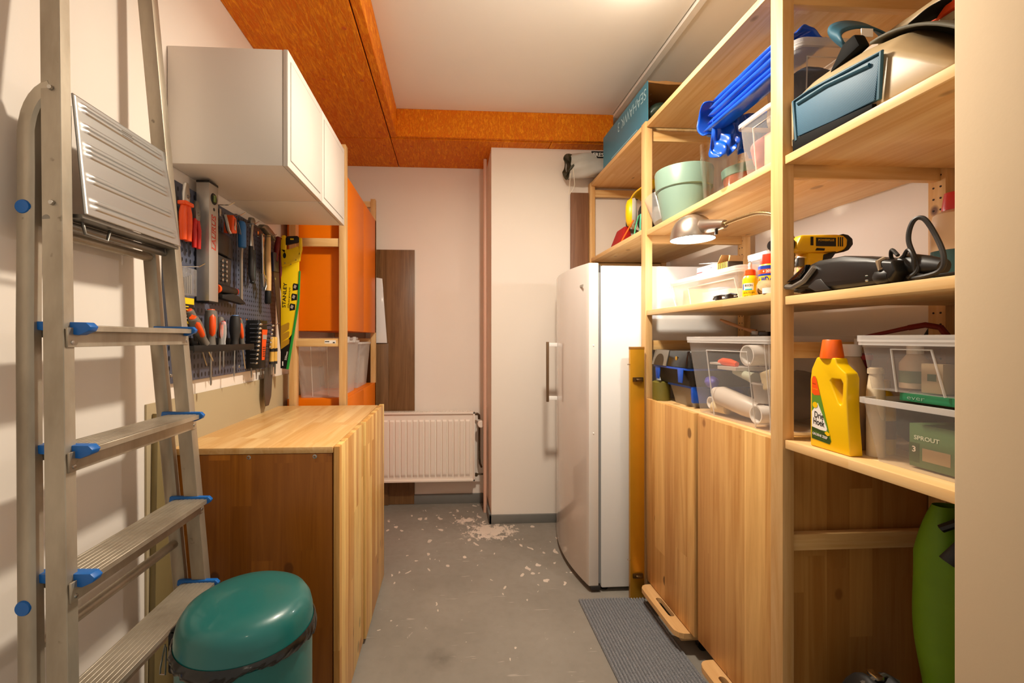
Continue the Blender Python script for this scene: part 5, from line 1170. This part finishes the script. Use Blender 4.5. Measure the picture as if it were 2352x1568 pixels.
# ---------------------------------------------------------------- on top of the pine cabinet
zc = .913
BLUET = plain('tray_blue', '#0f53c9', .35, var=.12)
def tray(lab, x0, x1, y0, y1, z0, h, mat, group, inner=None, lug=True):
    T = Thing('paint_tray', lab, 'tray', ((x0+x1)/2, (y0+y1)/2, z0), group)
    t = .018
    o0 = rrect(x0+t, x1-t, y0+t, y1-t, z0, .015); o1 = rrect(x0, x1, y0, y1, z0+h, .02)
    i1 = rrect(x0+.004, x1-.004, y0+.004, y1-.004, z0+h, .018); i0 = rrect(x0+t+.004, x1-t-.004, y0+t+.004, y1-t-.004, z0+.003, .013)
    m = M().loft([o0, o1, i1, i0], cap=False); n = len(o0); m.f += [tuple(range(n-1, -1, -1)), tuple(3*n+j for j in range(n))]
    T.part('tray', m, mat, smooth=40)
    m = M().loft([rrect(x0-.008, x1+.008, y0-.008, y1+.008, z0+h-.008, .024), rrect(x0-.008, x1+.008, y0-.008, y1+.008, z0+h, .024), rrect(x0, x1, y0, y1, z0+h, .02), rrect(x0, x1, y0, y1, z0+h-.008, .02)], cap=False)
    T.part('rim', m, inner or mat, smooth=40)
    if lug:
        for y in (y0+.05, y1-.05): T.part('leg', M().prism([(y-.022, z0+h-.004), (y+.022, z0+h-.004), (y+.016, z0+h-.06), (y-.016, z0+h-.06)], 'x', x0-.010, x0-.006), inner or mat, bevel=.002)
    return T
TG = 'paint trays on the pine cabinet'
tray('grey paint tray with a blue end at the bottom of the tray pile', .955, 1.20, 1.66, 1.86, zc, .085, plain('tray_grey', '#8d867c', .45, var=.2), TG, BLUET, False).part('blue_end', M().prism([(.95, zc+.02), (1.21, zc+.02), (1.212, zc+.083), (.948, zc+.083)], 'y', 1.655, 1.672), BLUET, bevel=.003)
tray('bright blue paint tray in the middle of the tray pile, scalloped rim splashed with paint', .925, 1.22, 1.64, 1.93, zc+.086, .072, DARK, TG, BLUET)
T = Thing('paint_tray', 'black upturned paint tray with arched cut-out on top of the tray pile', 'tray', (1.06, 1.78, zc+.159), TG)
zz = zc+.159
T.part('shell', M().loft([rrect(.915, 1.215, 1.63, 1.925, zz, .02), rrect(.93, 1.20, 1.645, 1.91, zz+.066, .02)]), plain('glossy_black', '#171513', .18), bevel=.003, smooth=40)
T.part('grey_end', M().prism([(.912+.0, zz), (.93, zz+.0665), (1.20, zz+.0665), (1.217, zz)], 'y', 1.922, 1.928), plain('tray_end_grey', '#756f66', .4))
arch = [(1.905, zz)]+[(1.865+.04*math.cos(R(a)), zz+.012+.038*math.sin(R(a))) for a in range(0, 181, 20)]+[(1.825, zz)]
T.part('arch_face', M().loft([[(.911, 1.925, zz), (.928, 1.912, zz+.066), (.928, 1.80, zz+.066), (.911, 1.80, zz)], [(.916, 1.925, zz), (.933, 1.912, zz+.066), (.933, 1.80, zz+.066), (.916, 1.80, zz)]]), bpy.data.materials['tray_end_grey'])
T.part('arch_opening', M().loft([[(.9095+(z-zz)*.26, y, z) for y, z in arch], [(.9135+(z-zz)*.26, y, z) for y, z in arch]]), plain('dark_inside', '#3a2a14', .8))
T.part('gold_smear', M().lathe([(.0, -.0008), (.008, -.0006), (.009, 0)], (.921, 1.73, zz+.035), 9, ax='x', cap=False), plain('gold_paint', '#c39a3a', .3, .6))
single('olive_can', 'olive jar standing behind the paint trays at the far post', 'jar', M().lathe([(.0, 0), (.038, 0), (.038, .08), (.030, .085), (.0, .086)], (.945, 1.905, zc), 24, cap=False), plain('olive_jar', '#6b6327', .4), smooth=40)
clear_box('big clear lidded box of painting gear on the pine cabinet', .905, 1.28, 1.185, 1.615, zc+.001, 1.185, .028, lid=True, frames=(('-x', .26, .82, .0, .86), ('-x', .985, 1.0, .0, .95)), r=.012)
GEAR = []
T = Thing('paint_sponge', 'orange handled sponge tool on a white plate inside the big clear box', 'tool', (.985, 1.50, 1.085))
T.part('handle', M().tube([(.965, 1.51, 1.105), (.965, 1.49, 1.107), (.97, 1.46, 1.105), (.975, 1.43, 1.10)], [.008, .013, .013, .009], 12), ORPL, smooth=True); T.part('plate', M().lathe([(.0, -.003), (.035, -.003), (.035, .003), (.0, .003)], (.975, 1.52, 1.099), 24, cap=False).box(.95, 1.06, 1.40, 1.50, 1.080, 1.092), WHITE, smooth=40)
def ring(name, lab, c, r, L, mat, ax, t=.004, group=None):
    q = [(r-t, -L/2), (r, -L/2), (r, L/2), (r-t, L/2), (r-t, -L/2)]
    return single(name, lab, 'roll', M().lathe(q, c, 24, ax=ax, cap=False), mat, group, smooth=40)
CREAMP = plain('cream_foam', '#e3d3a6', .8)
ring('paper_tube', 'wide white paper tube near the lid inside the big clear box', (.985, 1.325, 1.135), .033, .10, PAPER, 'x')
ring('tape_ring', 'white tape ring low at the near corner inside the big clear box', (.97, 1.285, .955), .028, .07, PAPER, 'x')
ring('tape_ring', 'white tape ring low at the far end inside the big clear box', (.975, 1.555, .952), .022, .035, PAPER, 'x')
single('paint_roller', 'cream foam roller lying low inside the big clear box, right of the far tape ring', 'roller', M().tube([(.96, 1.535, .942), (.975, 1.48, .940)], [.020, .020], 16), CREAMP, smooth=40)
single('foam_block', 'cream foam block leaning in the near end of the big clear box', 'block', M().box(.955, .985, 1.245, 1.29, 1.035, 1.09).xf(Matrix.Translation((0, 1.27, 1.06)) @ Matrix.Rotation(R(-18), 4, 'X') @ Matrix.Translation((0, -1.27, -1.06))), CREAMP, bevel=.004)
single('paint_tub', 'grey plastic paint tub in the near end of the big clear box', 'tub', M().lathe([(.0, 0), (.036, 0), (.042, .055), (.044, .057), (.044, .062), (.0, .060)], (.99, 1.305, .988), 24, cap=False), plain('tub_grey', '#a9a29a', .5), smooth=40)
single('filler_tube', 'big white filler tube lying slantwise in the middle of the big clear box', 'tube', M().tube([(.955, 1.53, 1.0), (.965, 1.50, .985), (.985, 1.40, .962), (1.0, 1.36, .952)], [.014, .034, .034, .030], 18), plain('tube_white', '#d9cfc4', .4), smooth=40)
single('filler_tube', 'small white-capped tube lying across the middle of the big clear box', 'tube', M().tube([(.98, 1.45, 1.075), (.985, 1.38, 1.062), (.985, 1.355, 1.058)], [.010, .016, .020], 14), plain('tube_green_white', '#c6cdb8', .4), smooth=40)
lump('purple_cap', 'purple-blue plastic cap at the far end inside the big clear box', 'cap', (.975, 1.575, 1.025), (.022, .03, .022), plain('purple_plastic', '#5d55c0', .4), seed=2, amp=.08)
lump('dark_rags', 'dark brown rags filling the back of the big clear box', 'rags', (1.14, 1.40, 1.0), (.085, .155, .08), plain('dark_rag', '#6b6058', .9), seed=11, amp=.15)
lump('blue_cloth', 'blue cloth low behind the rollers in the big clear box', 'cloth', (1.03, 1.525, .972), (.035, .04, .035), plain('blue_cloth', '#3545a0', .8), seed=12)
T = Thing('paint_brush', 'paint brush with wooden handle lying on the lid of the big clear box', 'brush', (1.12, 1.55, 1.20))
T.part('handle', M().tube([(1.06, 1.655, 1.262), (1.07, 1.63, 1.25), (1.10, 1.56, 1.222), (1.115, 1.53, 1.212)], [.004, .007, .005, .009], 10), plain('bare_wood_handle', '#b98a62', .5), smooth=True); T.part('ferrule', M().box(1.10, 1.13, 1.50, 1.535, 1.20, 1.216), DSTEEL, bevel=.002); T.part('bristles', M().box(1.102, 1.128, 1.455, 1.50, 1.198, 1.212), DARK, bevel=.002)

# ---------------------------------------------------------------- near bay, lower shelf
zr = .9165
T = Thing('cleaner_bottle', 'yellow handled soap bottle with an orange cap at the front of the low near shelf', 'bottle', (.94, 1.01, zr))
YB = plain('soap_yellow', '#f2c40a', .3)
X0, X1 = .918, .950
out = [(1.062, zr), (1.062, 1.085), (1.058, 1.112), (1.046, 1.136), (1.042, 1.142), (.990, 1.142), (.986, 1.128), (.975, 1.118), (.962, 1.108), (.958, 1.096), (.959, 1.05), (.957, 1.0), (.950, zr)]
hole = [(.998, 1.092), (.975, 1.092), (.970, 1.084), (.972, 1.036), (.976, 1.031), (.982, 1.036), (1.004, 1.086)]
def offs(P, d):
    c = (sum(p[0] for p in P)/len(P), sum(p[1] for p in P)/len(P))
    return [(p[0]+(c[0]-p[0])*d, p[1]+(c[1]-p[1])*d*.5) for p in P]
# body built as two joined pieces leaving the hand hole open
left = [(1.062, zr), (1.062, 1.085), (1.058, 1.112), (1.046, 1.136), (1.042, 1.142), (.990, 1.142), (.986, 1.128), (.975, 1.118), (.970, 1.112), (.978, 1.096), (.998, 1.092), (.977, 1.036), (.970, 1.031), (.967, 1.020), (.965, zr)]
right = [(.970, 1.112), (.978, 1.096), (.966, 1.091), (.963, 1.082), (.966, 1.035), (.970, 1.031), (.967, 1.020), (.965, zr), (.936, zr), (.945, 1.0), (.950, 1.05), (.950, 1.094), (.955, 1.106)]
def plate_hole(outer, hole, x0, x1):
    bm = bmesh.new(); es = []
    for P in (outer, hole):
        vs = [bm.verts.new((x0, y, z)) for y, z in P]; es += [bm.edges.new((vs[k], vs[(k+1) % len(vs)])) for k in range(len(vs))]
    bmesh.ops.triangle_fill(bm, use_beauty=True, edges=es)
    g = bmesh.ops.extrude_face_region(bm, geom=bm.faces[:])
    bmesh.ops.translate(bm, vec=(x1-x0, 0, 0), verts=[v for v in g['geom'] if isinstance(v, bmesh.types.BMVert)])
    bm.verts.index_update(); m = M().add([tuple(v.co) for v in bm.verts], [tuple(v.index for v in q.verts) for q in bm.faces]); bm.free(); return m
T.part('body', plate_hole(out, hole, X0, X1), YB, bevel=.005, smooth=50, seg=3)
T.part('cap', M().lathe([(.0235, .0), (.0235, .006), (.0185, .044), (.017, .046), (.0, .046)], (.934, 1.016, 1.140), 24, cap=False), plain('orange_cap', '#f0640c', .4), smooth=40)
L = X0-.0008
def lab(nm, poly, mat, d=0): return T.part(nm, M().prism(poly, 'x', L-d, L-d+.0006), mat)
LG, DG = plain('label_green', '#5f8f2a', .45), plain('label_dark_green', '#2f4a1a', .45)
lab('label', [(1.056, .936), (1.056, 1.086), (1.052, 1.094), (1.046, 1.094), (1.042, 1.088), (1.000, .940), (1.004, .932)], LG)
lab('label_top', [(1.0555, 1.052), (1.0555, 1.086), (1.052, 1.0935), (1.046, 1.0935), (1.042, 1.088), (1.031, 1.048), (1.048, 1.046)], ORPL, .0003)
lab('label_white', [(1.0555, .966), (1.0555, 1.004), (1.038, 1.028), (1.024, 1.0), (1.011, .968), (1.013, .962), (1.03, .962)], PAPER, .0003)
lab('label_foot', [(1.0555, .937), (1.0555, .966), (1.03, .962), (1.011, .958), (1.0005, .941), (1.004, .933)], DG, .0003)
T.part('label_badge', M().lathe([(.0, -.0008), (.0075, -.0008)], (L-.0003, 1.045, 1.022), 18, ax='x', cap=False), YB); lab('label_leaf', [(1.018, .957), (1.012, .962), (1.004, .958), (1.003, .953), (1.010, .951)], YB, .0008)
rgt = (0, -1, -.10)
T.text('Drie', BLACK, (L-.0008, 1.034, .997), rgt, (0, 0, 1), .026, .016, bold=.014); T.text('Hoek', BLACK, (L-.0008, 1.034, .980), rgt, (0, 0, 1), .033, .016, bold=.014)
T.text('VLOEIBARE', LG, (L-.0010, 1.042, .954), rgt, (0, 0, 1), .025, .005); T.text('GROENE ZEEP', PAPER, (L-.0010, 1.031, .948), rgt, (0, 0, 1), .044, .0065, bold=.02)
T.text('100% natuurlijk', LG, (L-.0010, 1.034, .941), rgt, (0, 0, 1), .036, .003)
T.text('Nieuw', BLACK, (L-.0008, 1.048, 1.075), rgt, (0, 0, 1), .010, .003); T.text('formule', YB, (L-.0008, 1.045, 1.062), rgt, (0, 0, 1), .014, .004)
# bottles behind
def bottle(lab, x, y, r, h, mat, capmat, cr_=.016, ch=.025, band=None):
    T = Thing('bottle', lab, 'bottle', (x, y, zr))
    T.part('body', M().lathe([(.0, 0), (r, 0), (r, h*.72), (r*.85, h*.82), (cr_, h*.93), (cr_, h), (.0, h)], T.loc, 26, cap=False), mat, smooth=40)
    T.part('cap', M().lathe([(cr_+.003, h*.93), (cr_+.003, h*.93+ch), (.0, h*.93+ch)], T.loc, 22, cap=False), capmat, smooth=40)
    if band: T.part('label', M().lathe([(r+.0004, h*.22), (r+.0004, h*.48)], T.loc, 26, cap=False), band, smooth=True)
BE = plain('beige_bottle', '#cdb79c', .4)
bottle('beige bottle with a broad white cap right behind the yellow soap bottle', 1.005, 1.04, .034, .245, BE, WHITE, .019, .03)
bottle('tall slim cream bottle between the yellow soap bottle and the lower right box', .985, .955, .017, .205, plain('cream_bottle', '#e4d3b4', .4), plain('cream_cap', '#d8c6a8', .5), .012, .012)
bottle('yellow bottle tucked behind the soap bottle handle', 1.03, .985, .026, .165, YB, YB, .014, .02, plain('brown_label', '#7a4a18', .5))
bottle('dark red topped bottle behind the orange cap', 1.05, 1.10-.045, .02, .235, plain('dark_red_bottle', '#7d1010', .4), RED, .02, .012)
# rear box with dark contents
clear_box('clear lidded box of dark things at the back of the low near shelf', 1.09, 1.36, .958, 1.118, zr, 1.178, .012, lid=True)
lump('dark_gear', 'black gear filling the clear box at the back of the low near shelf', 'gear', (1.20, 1.035, .99), (.075, .055, .07), RUBBER, seed=21, amp=.12)
T = Thing('red_scraper', 'dark red hooked tool lying on the lid of the rear clear box', 'tool', (1.13, 1.05, 1.19))
DR = plain('dark_red_tool', '#7a140c', .45)
T.part('arm', M().tube([(1.10, 1.105, 1.193), (1.13, 1.07, 1.204), (1.15, 1.03, 1.216)], [.003, .005, .006], 8), DR, smooth=True); T.part('hook', M().tube([(1.15, 1.03, 1.216), (1.16, 1.00, 1.222), (1.17, .975, 1.215), (1.175, .965, 1.194)], .007, 8), DR, smooth=True)
single('wall_cable', 'black cable running down the wall below the middle near shelf', 'cable', M().tube([(1.40, 1.16, 1.279), (1.40, 1.18, 1.24), (1.40, 1.215, 1.18), (1.40, 1.23, 1.10)], .0055, 8), CB, smooth=True)
# stacked boxes at the right
clear_box('clear open box with a green carton inside, lower of the two at the right edge', .932, 1.25, .62, .945, zr, 1.056, .018, frames=(('-x', .985, 1.0, .0, .95),))
clear_box('clear lidded box stacked upper at the right edge', .932, 1.25, .62, .948, 1.076, 1.186, .012, lid=True, frames=(('-x', .22, .52, .0, .82),))
T = Thing('green_carton', 'dark green printed carton inside the lower right clear box', 'carton', (1.02, .77, zr+.004))
T.part('box', M().box(.975, 1.08, .68, .872, zr+.004, 1.01), plain('carton_green', '#4c6a3c', .6), bevel=.001)
T.text('SPROUT', plain('carton_pale', '#c6cdb0', .6), (.9742, .838, .982), (0, -1, 0), (0, 0, 1), .048, .009, bold=.02)
T.part('white_label', M().box(.9744, .975, .795, .846, .936, .962), CREAM); T.text('3', PAPER, (.9740, .862, .957), (0, -1, 0), (0, 0, 1), .007, .012, bold=.02)
T.part('dark_corner', M().box(.9746, .975, .852, .872, .93, .97), DG)
T = Thing('green_tray', 'teal green flat box lying between the two stacked clear boxes', 'box', (1.05, .75, 1.058))
T.part('box', M().box(.948, 1.20, .64, .868, 1.0585, 1.0745), plain('teal_green_box', '#1f7a50', .5), bevel=.002); T.text('ever', plain('dull_green_print', '#7fa088', .6), (.9474, .835, 1.066), (0, -1, 0), (0, 0, 1), .034, .006)
T = Thing('pump_bottle', 'white bottle with a green label inside the upper right clear box', 'bottle', (1.02, .90, 1.08))
T.part('body', M().lathe([(.0, 0), (.026, 0), (.026, .055), (.013, .075), (.0, .075)], T.loc, 24, cap=False), BE, smooth=40); T.part('cap', M().lathe([(.014, .075), (.014, .095), (.0, .095)], T.loc, 20, cap=False), WHITE, smooth=40); T.part('label', M().lathe([(.0264, .012), (.0264, .038)], T.loc, 24, cap=False), plain('label_sage', '#6f7a5c', .5), smooth=True)
T = Thing('small_carton', 'cream carton with a green mark inside the upper right clear box', 'carton', (.98, .82, 1.08))
T.part('box', M().box(.965, .99, .80, .84, 1.0785, 1.138), CREAM, bevel=.001); T.part('green_mark', M().box(.9644, .965, .812, .828, 1.103, 1.117), DG)
lump('peach_cloth', 'peach coloured cloth inside the upper right clear box', 'cloth', (1.05, .83, 1.105), (.04, .04, .024), plain('peach_cloth', '#b98a66', .8), seed=31)
T = Thing('pipe_fitting', 'white plastic pipe fitting set on the upper right box by the wall edge', 'fitting', (.975, .755, 1.197))
T.part('dish', M().lathe([(.0, .0), (.018, .0), (.024, .006), (.026, .02), (.026, .026), (.0, .026)], (.985, .755, 1.212), 26, cap=False), WHITE, smooth=40); T.part('stem', M().lathe([(.0, 0), (.012, 0), (.016, .008), (.012, .016), (.0, .016)], (.985, .755, 1.1965), 20, cap=False), WHITE, smooth=40)

# ---------------------------------------------------------------- floor of the near bay
LIME = plain('lime_fabric', '#6d9a0c', .6, var=.2)
T = Thing('lime_bag', 'long lime green carry bag with black straps standing under the low near shelf', 'bag', (1.16, .93, .0))
def limef(u, v):
    q = 2*math.pi*v; z = .0+.80*u
    s = 1+.10*math.sin(u*13)+.06*math.sin(q*3+u*8)
    w = .062*s*(1 if u < .82 else 1-.55*((u-.82)/.18)**2); d = .055*s*(1 if u < .85 else 1-.7*(u-.85)/.15)
    return (1.165+.012*math.sin(u*5)+w*math.cos(q), .95+d*math.sin(q), z)
T.part('body', M().grid(limef, 40, 30), LIME, smooth=70)
T.part('strap', M().tube([(1.105, .90, .69), (1.125, .882, .735), (1.16, .878, .748), (1.19, .878, .72), (1.20, .878, .66)], .011, 8, flat=2), BLACK, smooth=True); T.part('strap', M().tube([(1.112, .90, .725), (1.14, .882, .70), (1.165, .878, .675)], .008, 8, flat=2), BLACK, smooth=True)
T.part('mouth_trim', M().tube([(1.105, .92, .76), (1.12, .895, .785), (1.16, .888, .79), (1.20, .895, .77)], .009, 8), BLACK, smooth=True); T.part('side_cord', M().tube([(1.205, .888, .66), (1.20, .885, .58), (1.195, .883, .50), (1.205, .885, .45)], .0035, 6), BLACK, smooth=True)
T = Thing('black_duffel', 'black duffel bag on the floor in front of the lime green bag', 'bag', (1.04, 1.0, 0))
T.part('body', M().grid(lambda u, v: (.985+.112*u, 1.0+.085*math.cos(2*math.pi*v)*(1-.1*(2*u-1)**4), .185+.18*math.sin(2*math.pi*v)*(1-.25*(2*u-1)**4)*(1+.05*math.sin(9*u))), 20, 28), RUBBER, smooth=70)
T.part('zip', M().tube([(.995, 1.0, .352), (1.02, .995, .366), (1.06, 1.005, .366), (1.09, 1.0, .352)], .005, 6), DSTEEL, smooth=True); T.part('buckle', M().box(1.02, 1.04, .985, 1.015, .366, .376), CHROME, bevel=.003)
